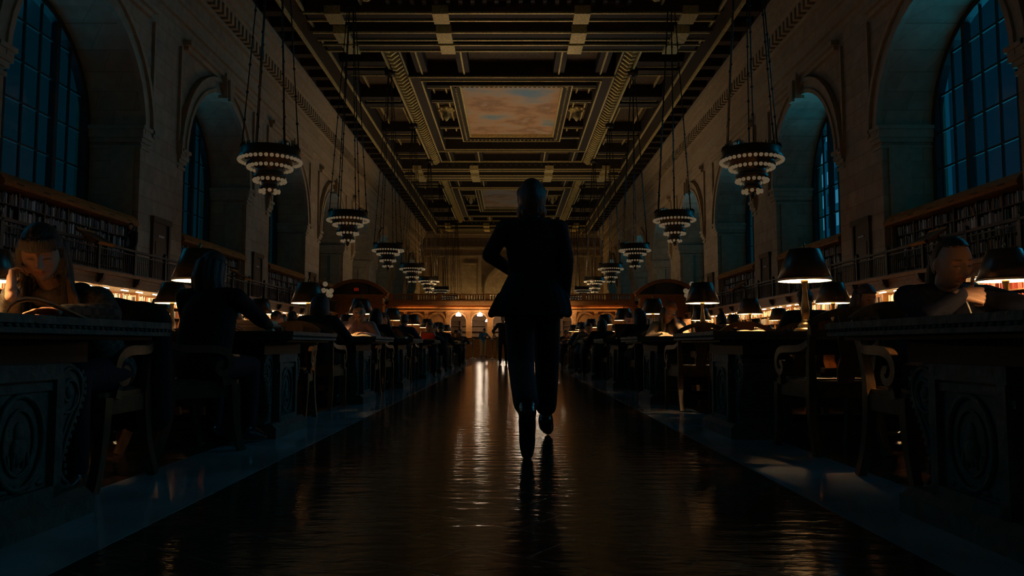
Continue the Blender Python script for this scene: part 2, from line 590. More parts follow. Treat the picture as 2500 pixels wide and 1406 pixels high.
# far wall with its mouldings and tall arch
b = MB()
b.box(-13.9, 13.9, Y1, Y1 + .3, -.2, 17)
w = struct(b.build('wall_far', M['stone']))
b = MB()
for z0, z1, e in ((15.1, 15.5, .5), (14.7, 15.1, .3), (13.2, 13.5, .35), (12.2, 12.4, .2)):
    b.box(-12, 12, Y1 - e, Y1, z0, z1)
for x in [i * .62 - 11.8 for i in range(39)]:
    b.prism([(x, 14.05), (x + .3, 14.35), (x, 14.65), (x - .3, 14.35)], 'y', Y1 - .16, Y1)
for x in (-10.2, -8.6, -4.2, 4.2, 8.6, 10.2):
    b.box(x - .22, x + .22, Y1 - .18, Y1, 0, 12.2)
for s in (-1, 1):
    b.box(s * 5.4 - .9, s * 5.4 + .9, Y1 - .12, Y1, 11.2, 11.4)
for ro, ri, e in ((3.6, 3.2, .4), (3.2, 2.95, .25)):
    for i in range(20):
        a, a2 = PI * i / 20, PI * (i + 1) / 20
        pts = [(ro * math.cos(a), 7.8 + ro * math.sin(a)), (ro * math.cos(a2), 7.8 + ro * math.sin(a2)), (ri * math.cos(a2), 7.8 + ri * math.sin(a2)), (ri * math.cos(a), 7.8 + ri * math.sin(a))]
        b.prism(pts, 'y', Y1 - e, Y1)
    for s in (-1, 1):
        b.box(s * ri, s * ro, Y1 - e, Y1, 0, 7.8)
b.build('moulding', M['stone_plain'], w)
b = MB()
b.box(-13.9, 13.9, Y0 - .3, Y0, -.2, 17)
struct(b.build('wall_back', M['stone']))

# ceiling: three great coffered bays, each around a painted sky
b = MB()
b.box(-14.1, 14.1, Y0 - .3, Y1 + .3, 16.9, 17.2)
ceil = struct(b.build('ceiling', M['ceil_panel']))
UNITS = [(-9.7), 20.3 - .3, 50.3, 80.6]
wood, gilt, panel = MB(), MB(), MB()
for yc in (20.0, 50.3, 80.6):
    # painting and frames stepping down from it
    mu = MB()
    mu.box(-2.95, 2.95, yc - 5.6, yc + 5.6, 16.02, 16.1)
    o = mu.build('ceiling_painting', M['mural'], ceil)
    gilt.ring(0, yc, 2.95, 5.6, .10, 15.80, 16.1)
    wood.ring(0, yc, 3.05, 5.7, .45, 15.70, 16.9)
    gilt.ring(0, yc, 3.50, 6.15, .07, 15.62, 15.74)
    wood.ring(0, yc, 3.50, 6.15, .10, 15.66, 16.9)
    for hx, hy in ((3.27, 5.92),):      # bead row
        n = int(hy * 2 / .28)
        for i in range(n + 1):
            for s in (-1, 1):
                gilt.box(s * hx - .05, s * hx + .05, yc - hy + i * .28 - .05, yc - hy + i * .28 + .05, 15.64, 15.72)
        n = int(hx * 2 / .28)
        for i in range(n + 1):
            for s in (-1, 1):
                gilt.box(-hx + i * .28 - .05, -hx + i * .28 + .05, yc + s * hy - .05, yc + s * hy + .05, 15.64, 15.72)
    # middle ring of panels
    panel.ring(0, yc, 3.6, 6.25, 1.35, 16.3, 16.9)
    gilt.ring(0, yc, 3.95, 6.6, .09, 16.16, 16.3)
    gilt.ring(0, yc, 4.70, 7.35, .09, 16.16, 16.3)
    for s in (-1, 1):
        for dy in (-5.6, -2.9, 2.9, 5.6):
            wood.box(s * 3.6, s * 4.95, yc + dy - .3, yc + dy + .3, 15.75, 16.4)
            gilt.box(s * 3.6, s * 4.95, yc + dy - .04, yc + dy + .04, 15.70, 15.76)
    # stepped dark band, bracket row, outer panels
    wood.ring(0, yc, 4.95, 7.6, .75, 15.45, 16.9)
    gilt.ring(0, yc, 5.0, 7.65, .08, 15.38, 15.46)
    gilt.ring(0, yc, 5.62, 8.27, .08, 15.38, 15.46)
    panel.box(-4.9, 4.9, yc - 12.4, yc - 8.4, 16.2, 16.9)
    panel.box(-4.9, 4.9, yc + 8.4, yc + 12.4, 16.2, 16.9)
    wood.ring(0, yc, 5.70, 12.2, .85, 15.6, 16.9)
    gilt.ring(0, yc, 6.50, 12.95, .10, 15.42, 15.62)
    gilt.ring(0, yc, 5.66, 12.15, .06, 15.50, 15.62)
    y = yc - 12.2
    while y < yc + 12.3:
        for s in (-1, 1):
            gilt.prism([(s * 5.82, 15.60), (s * 6.40, 15.60), (s * 6.36, 15.36), (s * 6.15, 15.34)], 'y', y, y + .17)
        y += .52
    x = -5.4
    while x < 5.5:
        for s in (-1, 1):
            wood.box(x, x + .17, yc + s * 12.3, yc + s * 12.8, 15.36, 15.6)
        x += .52
    panel.ring(0, yc, 6.6, 13.0, 2.3, 16.15, 16.9)
    gilt.ring(0, yc, 7.0, 13.4, .07, 15.98, 16.15)
    gilt.ring(0, yc, 8.45, 14.3, .07, 15.98, 16.15)
    for dy in (-13.4, -10.2, -8.9, -4.4, -3.1, 3.1, 4.4, 8.9, 10.2, 13.4):
        for s in (-1, 1):
            wood.box(s * 6.55, s * 9.0, yc + dy - .35, yc + dy + .35, 15.45, 16.4)
            gilt.box(s * 6.7, s * 8.8, yc + dy + .30, yc + dy + .37, 15.40, 15.47)
    for dx in (-4.9, -2.6, 2.6, 4.9):
        for s in (-1, 1):
            wood.box(dx - .3, dx + .3, yc + s * 8.3, yc + s * 12.3, 15.6, 16.4)
            gilt.box(dx - .04, dx + .04, yc + s * 8.3, yc + s * 12.3, 15.52, 15.62)
# cross beams between the bays
for yb in (4.7, 35.2, 65.5, 95.8):
    for y0, y1, z in ((yb - 2.3, yb - 1.3, 15.15), (yb - .55, yb + .55, 15.0), (yb + 1.3, yb + 2.3, 15.15)):
        wood.box(-9.2, 9.2, y0, y1, z, 16.9)
        gilt.box(-9.1, 9.1, y0 + .05, y0 + .16, z - .07, z)
        gilt.box(-9.1, 9.1, y1 - .16, y1 - .05, z - .07, z)
        for x in (-7.8, -3.1, 3.1, 7.8):
            gilt.box(x - .35, x + .35, y0 - .06, y1 + .06, z - .14, z + .25)
    panel.box(-9.2, 9.2, yb - 1.3, yb + 1.3, 15.9, 16.9)
    for x in range(-8, 9, 2):
        gilt.sphere((x, yb - .92, 15.85), .2, 8, 6)
        gilt.sphere((x, yb + .92, 15.85), .2, 8, 6)
# long beams and the coffered border beside the walls
for s in (-1, 1):
    wood.box(s * 9.0, s * 9.85, Y0, Y1, 15.25, 16.9)
    gilt.box(s * 9.0, s * 9.10, Y0, Y1, 15.15, 15.27)
    gilt.box(s * 9.80, s * 9.93, Y0, Y1, 15.12, 15.27)
    panel.box(s * 9.85, s * 12.0, Y0, Y1, 15.95, 16.9)
    y = Y0 + .5
    while y < Y1:
        wood.box(s * 9.9, s * 11.4, y, y + .5, 15.45, 16)
        gilt.sphere((s * 10.6, y + 1.1, 15.9), .17, 8, 6)
        y += 1.7
    wood.box(s * 11.2, s * 11.5, Y0, Y1, 15.4, 16.2)
wood.build('coffer_frame', M['ceil_wood'], ceil)
gilt.build('gilded_moulding', M['gilt'], ceil)
panel.build('coffer_panel', M['ceil_panel'], ceil)
for yc in (20.0, 50.3, 80.6):
    for s in (-1, 1):
        b = MB()
        b.lathe([(0, -.95), (.10, -.85), (.26, -.62), (.16, -.42), (.42, -.25), (.50, -.05), (.3, .1), (0, .12)], (0, 0, 0), 16)
        for k in range(8):
            a = PI * k / 4
            b.sphere((.48 * math.cos(a), .48 * math.sin(a), -.12), .13, 8, 6)
        o = b.build('ceiling_boss', M['gilt'], None, (s * 4.28, yc, 16.28))
        tag(o, 'gilded pendant boss on the %s side of the %s painted ceiling panel' % ('left' if s < 0 else 'right', {20.0: 'nearest', 50.3: 'large middle', 80.6: 'farthest'}[yc]), 'ceiling ornament', 'gilded bosses beside the ceiling paintings')

# galleries
for sx, side, tn in ((-1, 'left', 'trim_4'), (1, 'right', 'trim_5')):
    b = MB()
    b.box(sx * 11.0, sx * 12.0, Y0, 49.5, 2.48, 2.65)
    b.box(sx * 11.02, sx * 11.14, Y0, 49.5, 2.30, 2.48)
    b.box(sx * 10.93, sx * 11.05, Y0, 49.5, 2.58, 2.68)
    b.box(sx * 10.96, sx * 11.05, Y0, 49.5, 2.28, 2.33)
    g = struct(b.build(tn, M['oak']))
    b = MB()
    y = Y0 + .7
    while y < 49:
        b.prism([(sx * 11.0, 2.30), (sx * 11.0, 2.58), (sx * 10.82, 2.58), (sx * 10.86, 2.44)], 'y', y - .07, y + .07)
        y += 2.0
    b.build('bracket', M['oak_dark'], g)
    rl = empty('gallery_railing', (sx * 11.05, 0, 2.65))
    tag(rl, 'dark bronze railing of thin bars along the %s gallery' % side, 'railing')
    b = MB()
    b.box(-.05, .05, Y0, 49.5, .72, .78)
    b.build('handrail', M['rail'], rl)
    b = MB()
    b.box(-.02, .02, Y0, 49.5, .05, .08)
    b.box(-.02, .02, Y0, 49.5, .62, .65)
    b.build('bottom_rail', M['rail'], rl)
    post = MB(); post.box(-.05, .05, -.05, .05, 0, .84)
    post.sphere((0, 0, .86), .055, 8, 6)
    pm = post.mesh('post', M['rail'])
    bar = MB()
    for i in range(1, 17):
        bar.box(-.008, .008, i * 2.0 / 17 - .008, i * 2.0 / 17 + .008, .05, .65)
    bm_ = bar.mesh('bar_panel', M['rail'])
    for k in range(17):
        y = 14.7 + k * 2.0
        for nm, me in (('post', pm), ('bar_panel', bm_)):
            o = bpy.data.objects.new(nm, me); col.objects.link(o); o.parent = rl; o.location = (0, y, 0)

# doors in the piers at gallery level
nd = 0
for sx in (-1, 1):
    for k in range(0, 3):
        yc = 26.35 + BAY * k
        nd += 1
        d = struct(empty('door_%d' % nd, (sx * 12.0, yc, 2.65)))
        b = MB()
        b.box(0, -sx * .10, -.66, -.52, 0, 2.25)
        b.box(0, -sx * .10, .52, .66, 0, 2.25)
        b.box(0, -sx * .13, -.70, .70, 2.12, 2.32)
        b.build('door_frame', M['oak_dark'], d)
        b = MB()
        b.box(0, -sx * .05, -.52, .52, 0, 2.12)
        b.box(0, -sx * .07, -.40, .40, .15, .95)
        b.box(0, -sx * .07, -.40, .40, 1.05, 1.5)
        b.build('door_leaf', M['oak_dark'], d)
        b = MB()
        b.box(-sx * .05, -sx * .075, -.22, .22, 1.66, 1.73)
        b.build('door_plaque', M['plaque'], d)

# ------------------------------------------------------------------ bookcases and books
def books_row(b, cols, x, y0, y1, z, h, depth, sx, rng, palette, out=None):
    """fills a shelf run; out collects (y, thick, height, colour) when given instead of drawing"""
    y = y0
    while y < y1 - .03:
        t = rng.uniform(.022, .055)
        hh = h * rng.uniform(.66, .96)
        if rng.random() < .05:
            y += rng.uniform(.04, .18); continue
        c = rng.choice(palette)
        if out is not None:
            out.append((y, t, hh, c))
        else:
            dx = rng.uniform(0, .03)
            lean = rng.uniform(0, .05) if rng.random() < .12 else 0
            n0 = len(b.f)
            xa, xb = x + sx * dx, x + sx * depth
            vs = [(xa, y, z), (xb, y, z), (xb, y + t, z), (xa, y + t, z), (xa, y + lean, z + hh), (xb, y + lean, z + hh), (xb, y + t + lean, z + hh), (xa, y + t + lean, z + hh)]
            b.add(vs, [(0, 3, 2, 1), (4, 5, 6, 7), (0, 1, 5, 4), (1, 2, 6, 5), (2, 3, 7, 6), (3, 0, 4, 7)])
            cols += [c] * 6
            y += lean
        y += t + .002
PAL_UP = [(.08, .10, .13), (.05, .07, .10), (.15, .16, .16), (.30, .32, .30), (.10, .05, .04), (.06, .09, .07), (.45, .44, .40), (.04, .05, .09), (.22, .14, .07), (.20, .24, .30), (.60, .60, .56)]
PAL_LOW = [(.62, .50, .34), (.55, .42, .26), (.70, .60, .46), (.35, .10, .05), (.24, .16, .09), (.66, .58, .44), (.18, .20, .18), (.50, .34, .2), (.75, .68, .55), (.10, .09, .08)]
PAL_RED = [(.40, .07, .04), (.34, .06, .03), (.44, .10, .06)]
NAMES_COL = {}
def cname(c):
    r, g, bl = c
    if r > .5 and bl > .5: return 'off-white'
    if r > .5: return 'cream'
    if r > .32 and g < .12: return 'red'
    if r > .3 and bl > .28: return 'pale grey'
    if r > .3: return 'tan'
    if r > .2 and bl > .25: return 'slate blue'
    if r > .15 and g > bl + .03: return 'brown'
    if r > .14: return 'grey'
    if r > g + .02: return 'dark brown'
    if bl > r + .02: return 'dark blue'
    if g > r + .02: return 'dark green'
    return 'black'
stuff, stuff_cols = MB(), []
single = []          # books to build one by one
rng = random.Random(11)
up_shelves = [2.74 + i * .345 for i in range(5)]
for sx, side in ((-1, 'left'), (1, 'right')):
    for k in range(-1, 4):
        c = BAY0 + BAY * k
        if k == -1: continue
        bc = empty('gallery_bookcase', (sx * 12.28, c, 2.65))
        tag(bc, 'tall oak bookcase under the %s %s window, on the gallery' % (['nearest', 'second', 'third', 'fourth'][k], side), 'bookcase', 'bookcases on the galleries')
        b = MB()
        h2 = 3.25
        b.box(sx * .34, sx * .31, -h2, h2, 0, 1.85)
        b.box(0, sx * .34, -h2, h2, 0, .08)
        for i in range(7):
            y = -h2 + i * (2 * h2 - .05) / 6
            b.box(0, sx * .33, y, y + .05, .05, 1.84)
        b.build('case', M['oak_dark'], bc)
        b = MB()
        for z in up_shelves[1:]:
            b.box(.01 * sx, sx * .32, -h2, h2, z - 2.65 - .028, z - 2.65)
        b.build('shelf', M['oak_dark'], bc)
        b = MB()
        b.prism([(sx * .34, 1.80), (sx * -.05, 1.80), (sx * -.34, 1.80), (sx * -.38, 1.86), (sx * -.34, 1.96), (sx * -.20, 2.12), (sx * .34, 2.18)], 'y', -h2 - .06, h2 + .06)
        b.build('cornice', M['oak'], bc)
        b = MB()
        for i in range(6):
            y = -h2 + (i + .5) * (2 * h2) / 6
            b.box(-sx * .345, -sx * .37, y - .14, y + .14, 1.87, 1.92)
        b.build('label_plate', M['bronze'], bc)
        for si, z in enumerate(up_shelves):
            for i in range(6):
                y = c - h2 + i * (2 * h2 - .05) / 6 + .055
                ye = y + (2 * h2) / 6 - .07
                ind = (k == 0 and y > 18.0 and si in (1, 2, 3) and y < 21.3)
                if ind:
                    out = []
                    books_row(None, None, 0, y, ye, z, .31, .2, sx, rng, PAL_UP, out)
                    single += [(sx, side, 12.30, yy, z, t, hh, cc, 'gallery', si) for yy, t, hh, cc in out]
                else:
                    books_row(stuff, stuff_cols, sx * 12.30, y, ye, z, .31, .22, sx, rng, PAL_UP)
    # lower, lit bookcases under the gallery
    low_shelves = [.45, .85, 1.23, 1.60, 1.95]
    n = 0
    y = 8.0
    while y < 48.5:
        n += 1
        if y > 15.0:
            bc = empty('lit_bookcase', (sx * 11.5, y, 0))
            tag(bc, 'lit oak bookcase below the %s gallery, %s from the near end' % (side, (ORD + ['thirteenth', 'fourteenth', 'fifteenth', 'sixteenth', 'seventeenth'])[n - 5] if n - 5 < 17 else 'last'), 'bookcase', 'lit bookcases under the galleries')
            b = MB()
            b.box(sx * .42, sx * .45, 0, 2.0, 0, 2.28)
            b.box(0, sx * .42, 0, 2.0, 0, .42)
            b.box(-.01, sx * .43, 0, .05, 0, 2.28)
            b.box(0, sx * .43, .98, 1.02, .42, 2.0)
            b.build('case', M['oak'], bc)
            b = MB()
            for z in low_shelves[1:]:
                b.box(.01, sx * .42, .05, 2.0, z - .03, z)
            b.build('shelf', M['oak'], bc)
            b = MB()
            b.box(-sx * .22, -sx * .26, .45, .80, 2.245, 2.262)
            b.box(-sx * .22, -sx * .26, 1.35, 1.70, 2.245, 2.262)
            b.build('strip_light', M['strip'], bc)
        for si, z in enumerate(low_shelves):
            for a in (.06, 1.03):
                near_red = (sx > 0 and y + a < 18.6)
                pal = PAL_RED if near_red else PAL_LOW
                hh_ = .30 if si < 4 else .27
                if y + a > 15.9 and y + a + .9 < 23 and si in (2, 3) and not (sx > 0 and si == 2 and y + a > 21):
                    out = []
                    books_row(None, None, 0, y + a, y + a + .91, z, hh_, .2, sx, rng, pal, out)
                    single += [(sx, side, 11.54, yy, z, t, hh, cc, 'lit', si) for yy, t, hh, cc in out]
                elif y > 15:
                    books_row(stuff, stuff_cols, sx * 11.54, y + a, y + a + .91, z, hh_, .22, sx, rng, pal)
        y += 2.0
# keep the 300 nearest to the eye as books of their own
def in_view(s):
    return abs(s[0] * s[2]) / s[3] < .668
vis = [s for s in single if in_view(s)]
rest = [s for s in single if not in_view(s)]
random.Random(3).shuffle(vis)
vis.sort(key=lambda s: s[3] if s[8] == 'gallery' else s[3] - 2)
rest += vis[296:]
vis = vis[:296]
for (sx, side, x, y, z, t, hh, c, where, si) in rest:
    stuff.box(sx * x, sx * (x + .22), y, y + t, z, z + hh)
    stuff_cols += [c] * 6
o = stuff.build('shelved_books', M['books'])
ca = o.data.color_attributes.new('col', 'FLOAT_COLOR', 'CORNER')
arr = np.ones((len(o.data.loops), 4), dtype=np.float32)
arr[:, :3] = np.repeat(np.array(stuff_cols, dtype=np.float32), 4, axis=0)
ca.data.foreach_set('color', arr.ravel())
tag(o, 'rows of further hardback books filling the shelves along both walls', 'books', None, 'stuff')
bk_mesh = {}
made = []
bk_mat = {}
for (sx, side, x, y, z, t, hh, c, where, si) in vis:
    key = (c, sx)
    if key not in bk_mesh:
        if c not in bk_mat:
            bk_mat[c] = mat('book_cloth', c, .6)
        b = MB()            # unit book: cover boards, rounded spine, page block
        d = .22
        b.box(sx * .012, sx * d, 0, .1, 0, 1)
        b.box(sx * .012, sx * d, .9, 1, 0, 1)
        b.prism([(sx * .013, 0), (sx * .004, .2), (0, .5), (sx * .004, .8), (sx * .013, 1)], 'z', 0, 1, True)
        b.cur = 1
        b.box(sx * .013, sx * (d - .008), .1, .9, .02, .97)
        b.box(-sx * .0005, sx * .006, .3, .7, .70, .78)
        bk_mesh[key] = b.mesh('book', [bk_mat[c], M['paper']])
    o = bpy.data.objects.new('book', bk_mesh[key])
    col.objects.link(o)
    o.location = (sx * x + sx * random.uniform(0, .02), y, z)
    o.scale = (1, t, hh)
    comp = ORD[min(11, int((y - 18.0) / 1.09))] if where == 'gallery' else ORD[min(11, int((y - 15.9) / .985))]
    size = ('thick ' if t > .045 else 'slim ' if t < .031 else '') + ('tall ' if hh > .28 else 'short ' if hh < .235 else '')
    if where == 'gallery':
        sh = ['lowest', 'second lowest', 'middle', 'second highest', 'top'][si]
        lab = '%s%s book, %s shelf of the %s gallery, %s compartment' % (size, cname(c), sh, side, comp)
        grp = '%s books, %s shelf, nearest %s gallery bookcase' % (cname(c), sh, side)
    else:
        sh = {2: 'middle', 3: 'second highest'}[si]
        lab = '%s%s book, %s lit shelf at %s, %s compartment' % (size, cname(c), sh, side, comp)
        grp = '%s books on the %s lit shelf, %s side' % (cname(c), sh, side)
    made.append((lab, y, o, grp))
seen = {}
for lab, y, o, grp in sorted(made, key=lambda q: (q[0], q[1])):
    k = seen.get(lab, 0); seen[lab] = k + 1
    n = sum(1 for q in made if q[0] == lab)
    tag(o, lab if n == 1 else lab + ', %s such' % ORD[min(k, 11)], 'book', grp)

# slanted reading stands on the gallery rails
def stand(sx, y, label):
    s = empty('reading_stand', (sx * 11.0, y, 3.43))
    tag(s, label, 'book stand', 'slanted reading stands on the gallery rails')
    b = MB()
    for yy in (-.42, .38):
        b.prism([(sx * -.42, -.10), (sx * -.36, -.16), (sx * .22, .20), (sx * .20, .26)], 'y', yy, yy + .05)
    b.prism([(sx * .16, .22), (sx * .22, .20), (sx * .22, .27), (sx * .18, .28)], 'y', -.42, .43)
    b.prism([(sx * -.42, -.10), (sx * -.36, -.16), (sx * -.30, -.12), (sx * -.36, -.06)], 'y', -.42, .43)
    b.build('frame', M['oak'], s)
    b = MB()
    b.prism([(sx * -.36, -.09), (sx * -.34, -.11), (sx * .20, .22), (sx * .18, .24)], 'y', -.36, .38)
    b.build('slope', M['oak_dark'], s)
    b = MB()
    b.box(-.02, .02, -.35, -.30, -.02, .10)
    b.box(-.02, .02, .30, .35, -.02, .10)
    b.build('bracket', M['rail'], s)
stand(-1, 20.3, 'slanted wooden reading stand on the left gallery rail, nearest on the left')
stand(-1, 31.3, 'small slanted reading stand on the left rail beyond the second window')
stand(1, 20.2, 'slanted wooden reading stand on the right gallery rail, above the woman in navy')
stand(1, 37.5, 'distant slanted reading stand on the right rail')
# ------------------------------------------------------------------ the wooden enclosure across the hall
SY = 50.0
scr = empty('wooden_enclosure', (0, SY, 0))
tag(scr, 'carved oak enclosure with a row of arches closing off the middle of the hall', 'enclosure')
AR = [(-7.5 + 1.36 * i) for i in range(12)]     # arch centres
b = MB()
ARH, ASP, AB = .50, 2.17, 1.05
def scr_wall(b, xs, xe, y0, y1, ztop, arches):
    x = xs
    for a in arches:
        b.box(x, a - ARH, y0, y1, 0, ztop)
        n = 12
        pts = [(a - ARH * math.cos(PI * i / n), ASP + ARH * math.sin(PI * i / n)) for i in range(n + 1)]
        for (xa, za), (xb, zb) in zip(pts[:-1], pts[1:]):
            b.add([(xa, y0, za), (xb, y0, zb), (xb, y0, ztop), (xa, y0, ztop), (xa, y1, za), (xb, y1, zb), (xb, y1, ztop), (xa, y1, ztop)],
                  [(0, 1, 2, 3), (7, 6, 5, 4), (0, 4, 5, 1)])
        b.box(a - ARH, a + ARH, y0, y1, 0, AB)
        x = a + ARH
    b.box(x, xe, y0, y1, 0, ztop)
open_ar = [a for a in AR if abs(a) < 4.5]
blind = [a for a in AR if abs(a) >= 4.5]
scr_wall(b, -11.9, 11.9, 0, .25, 3.35, open_ar)
b.build('arcade_wall', M['oak'], scr)
b = MB()
for z0, z1, e in ((2.80, 2.90, .10), (3.02, 3.08, .14), (3.22, 3.30, .22), (3.30, 3.42, .42), (3.42, 3.50, .50)):
    b.box(-7.85, 7.85, -e, 0, z0, z1)
for a in AR:
    x = a - .68
    if x < -7.8: continue
    b.box(x - .10, x + .10, -.09, 0, .9, 2.80)
    b.box(x - .13, x + .13, -.12, 0, 2.66, 2.80)
    b.box(x - .13, x + .13, -.12, 0, 0, .95)
for a in AR:
    for (ro, ri, e) in ((.60, .50, .07),):
        n = 14
        for i in range(n):
            t, t2 = PI * i / n, PI * (i + 1) / n
            b.prism([(a + ro * math.cos(t), ASP + ro * math.sin(t)), (a + ro * math.cos(t2), ASP + ro * math.sin(t2)), (a + ri * math.cos(t2), ASP + ri * math.sin(t2)), (a + ri * math.cos(t), ASP + ri * math.sin(t))], 'y', -e, 0)
    for s in (-1, 1):
        b.box(a + s * .50, a + s * .58, -.07, 0, .95, ASP)
    b.box(a - .45, a + .45, -.05, 0, .2, .8)
b.build('mouldings', M['oak'], scr)
b = MB()
b.box(-7.85, 7.85, -.45, -.30, 3.50, 3.56)
b.box(-7.85, 7.85, -.45, -.30, 3.84, 3.92)
for i in range(11):
    x = -7.7 + i * 1.54
    b.box(x - .14, x + .14, -.48, -.27, 3.5, 3.95)
x = -7.55
while x < 7.6:
    b.lathe([(.02, 0), (.055, .06), (.03, .14), (.055, .22), (.02, .28)], (x, -.375, 3.56), 6)
    x += .17
b.build('balustrade', M['oak'], scr)
b = MB()
b.box(-11.9, 11.9, 0, 11.0, 3.352, 3.48)
b.build('roof', M['oak_dark'], scr)
b = MB()
for i in range(5):
    b.box(-7.2 + i * 3, -4.8 + i * 3, -.36, -.30, 3.285, 3.298)
b.build('cornice_strip_light', M['cornice_strip'], scr)
b = MB(); b.box(-7.85, 7.85, -.42, -.39, 3.21, 3.30); b.build('cornice_lip', M['oak'], scr)
# far side of the room inside the arches: shelves and panels
b = MB()
b.box(-11.9, 11.9, 9.0, 9.2, 0, 3.4)
for x in [i * 1.9 - 9.5 for i in range(11)]:
    b.box(x - .06, x + .06, 8.6, 9.0, 0, 2.5)
for z in (.5, .9, 1.3, 1.7, 2.1, 2.5):
    b.box(-9.5, 9.5, 8.6, 9.0, z - .02, z + .02)
for s in (-1, 1):
    b.box(s * 5.1, s * 5.3, .25, 9, 0, 3.4)
b.build('inner_shelving', M['inner'], scr)
b = MB()
b.box(-4.6, 4.6, 1.2, 1.9, 0, 1.02)
b.box(-4.7, 4.7, 1.1, 2.0, 1.02, 1.08)
b.build('counter', M['oak'], scr)
for i, a in enumerate(open_ar):
    for (yy, z, r, ox) in ((SY - .62, 2.50, .17, .05), (SY + 6.5, 2.35, .19, .35 if a < 0 else -.2)):
        d = empty('dome_lamp', (a + ox, yy, z))
        tag(d, 'white glass dome lamp %s the %s open arch of the enclosure' % ('just before' if yy < SY + 3 else 'deep beyond', ORD[i]), 'lamp', 'dome lamps inside the wooden enclosure')
        b = MB(); b.lathe([(r, 0), (r * .97, .06), (r * .75, .15), (r * .4, .20), (.02, .22)], (0, 0, 0), 16)
        b.lathe([(r * .99, 0), (0, .01)], (0, 0, 0), 16)
        b.build('dome', M['dome'], d)
        b = MB(); b.tube([(0, 0, .2), (0, 0, (3.4 if yy > SY else 3.32) - z)], .012, 6)
        b.build('stem', M['brass'], d)
for s, side in ((-1, 'left'), (1, 'right')):
    for k, x in enumerate((1.35, 4.5)):
        u = empty('uplight', (s * x, SY + (1.6 if k == 0 else 9.5), 3.48))
        tag(u, 'long uplight fixture on the roof of the oak enclosure, %s on the %s' % (['innermost', 'middle', 'outermost'][k], side), 'light', 'uplights on top of the oak enclosure')
        b = MB(); b.box(-.5, .5, -.12, .12, 0, .10); b.build('housing', M['bronze'], u)
        b = MB(); b.box(-.46, .46, -.09, .09, .10, .115); b.build('lens', M['uplight'], u)
for i, x in enumerate((-7.5, -2.5, 2.5, 7.5)):  # unseen lights added to brighten the far end wall
    u = empty('wall_washer', (x, Y1 - 1.6, 4.0))
    tag(u, 'low light fixture washing up the far end wall, %s from the left' % ORD[i], 'light', 'fixtures washing the far wall')
    b = MB(); b.box(-1.0, 1.0, -.10, .10, 0, .10); b.box(-.05, .05, 0, 1.6, 0, .06); b.build('housing', M['bronze'], u)
    b = MB(); b.box(-.95, .95, -.08, .08, .10, .12); b.build('lens', M['wash'], u)

# two portals with curved pediments
for s, side in ((-1, 'left'), (1, 'right')):
    p = empty('doorway_portal', (s * 9.75, SY - .9, 0))
    tag(p, 'tall oak doorway surround with a curved pediment, %s end of the enclosure' % side, 'doorway')
    b = MB()
    for t in (-1, 1):
        b.box(t * 1.05, t * 1.62, -.05, .9, 0, 3.15)
        b.box(t * 1.12, t * 1.55, -.12, 0, .3, 2.9)
        b.box(t * 1.0, t * 1.68, -.14, 0, 0, .35)
    b.box(-1.05, 1.05, 0, .9, 2.45, 3.15)
    b.build('pilaster', M['oak'], p)
    b = MB()
    for z0, z1, e, w in ((3.15, 3.24, .12, 1.70), (3.24, 3.62, .04, 1.62), (3.62, 3.72, .20, 1.78), (3.72, 3.84, .34, 1.92)):
        b.box(-w, w, -e, .9, z0, z1)
    b.build('entablature', M['oak'], p)
    b = MB()
    n = 20
    Rr, hz = 2.55, 3.84
    a0 = math.asin(1.92 / Rr)
    def seg(r):
        return [(r * math.sin(-a0 + 2 * a0 * i / n), hz - Rr * math.cos(a0) + r * math.cos(-a0 + 2 * a0 * i / n)) for i in range(n + 1)]
    so, si_ = seg(Rr + .10), seg(Rr - .12)
    for i in range(n):
        b.prism([so[i], so[i + 1], si_[i + 1], si_[i]], 'y', -.34, .9)
    b.build('curved_pediment', M['oak'], p)
    b = MB()
    b.prism([(-1.75, 3.84), (1.75, 3.84)] + [(x, z) for x, z in seg(Rr - .12)][::-1][1:-1], 'y', 0, .9)
    b.prism([(-.75, 3.84), (.75, 3.84), (.68, 4.40), (.4, 4.62), (-.4, 4.62), (-.68, 4.40)], 'y', -.22, 0)
    b.build('tympanum', M['oak_dark'], p)
    b = MB()
    b.box(-1.05, 1.05, .5, .56, 0, 2.45)
    for t in (-1, 1):
        b.box(t * .12, t * .92, .44, .5, .2, 1.1)
        b.box(t * .12, t * .92, .44, .5, 1.25, 2.3)
    b.build('door_leaves', M['oak_dark'], p)
b = MB(); b.box(-.20, .20, -.05, .05, -.15, .15)
sg = b.build('exit_sign', M['black'], None, (-9.75, SY - 1.17, 4.15))
tag(sg, 'small red illuminated sign on the left curved pediment', 'sign')
b = MB(); b.box(-.15, .15, -.056, -.05, -.10, .10); b.build('sign_face', M['exit'], sg)

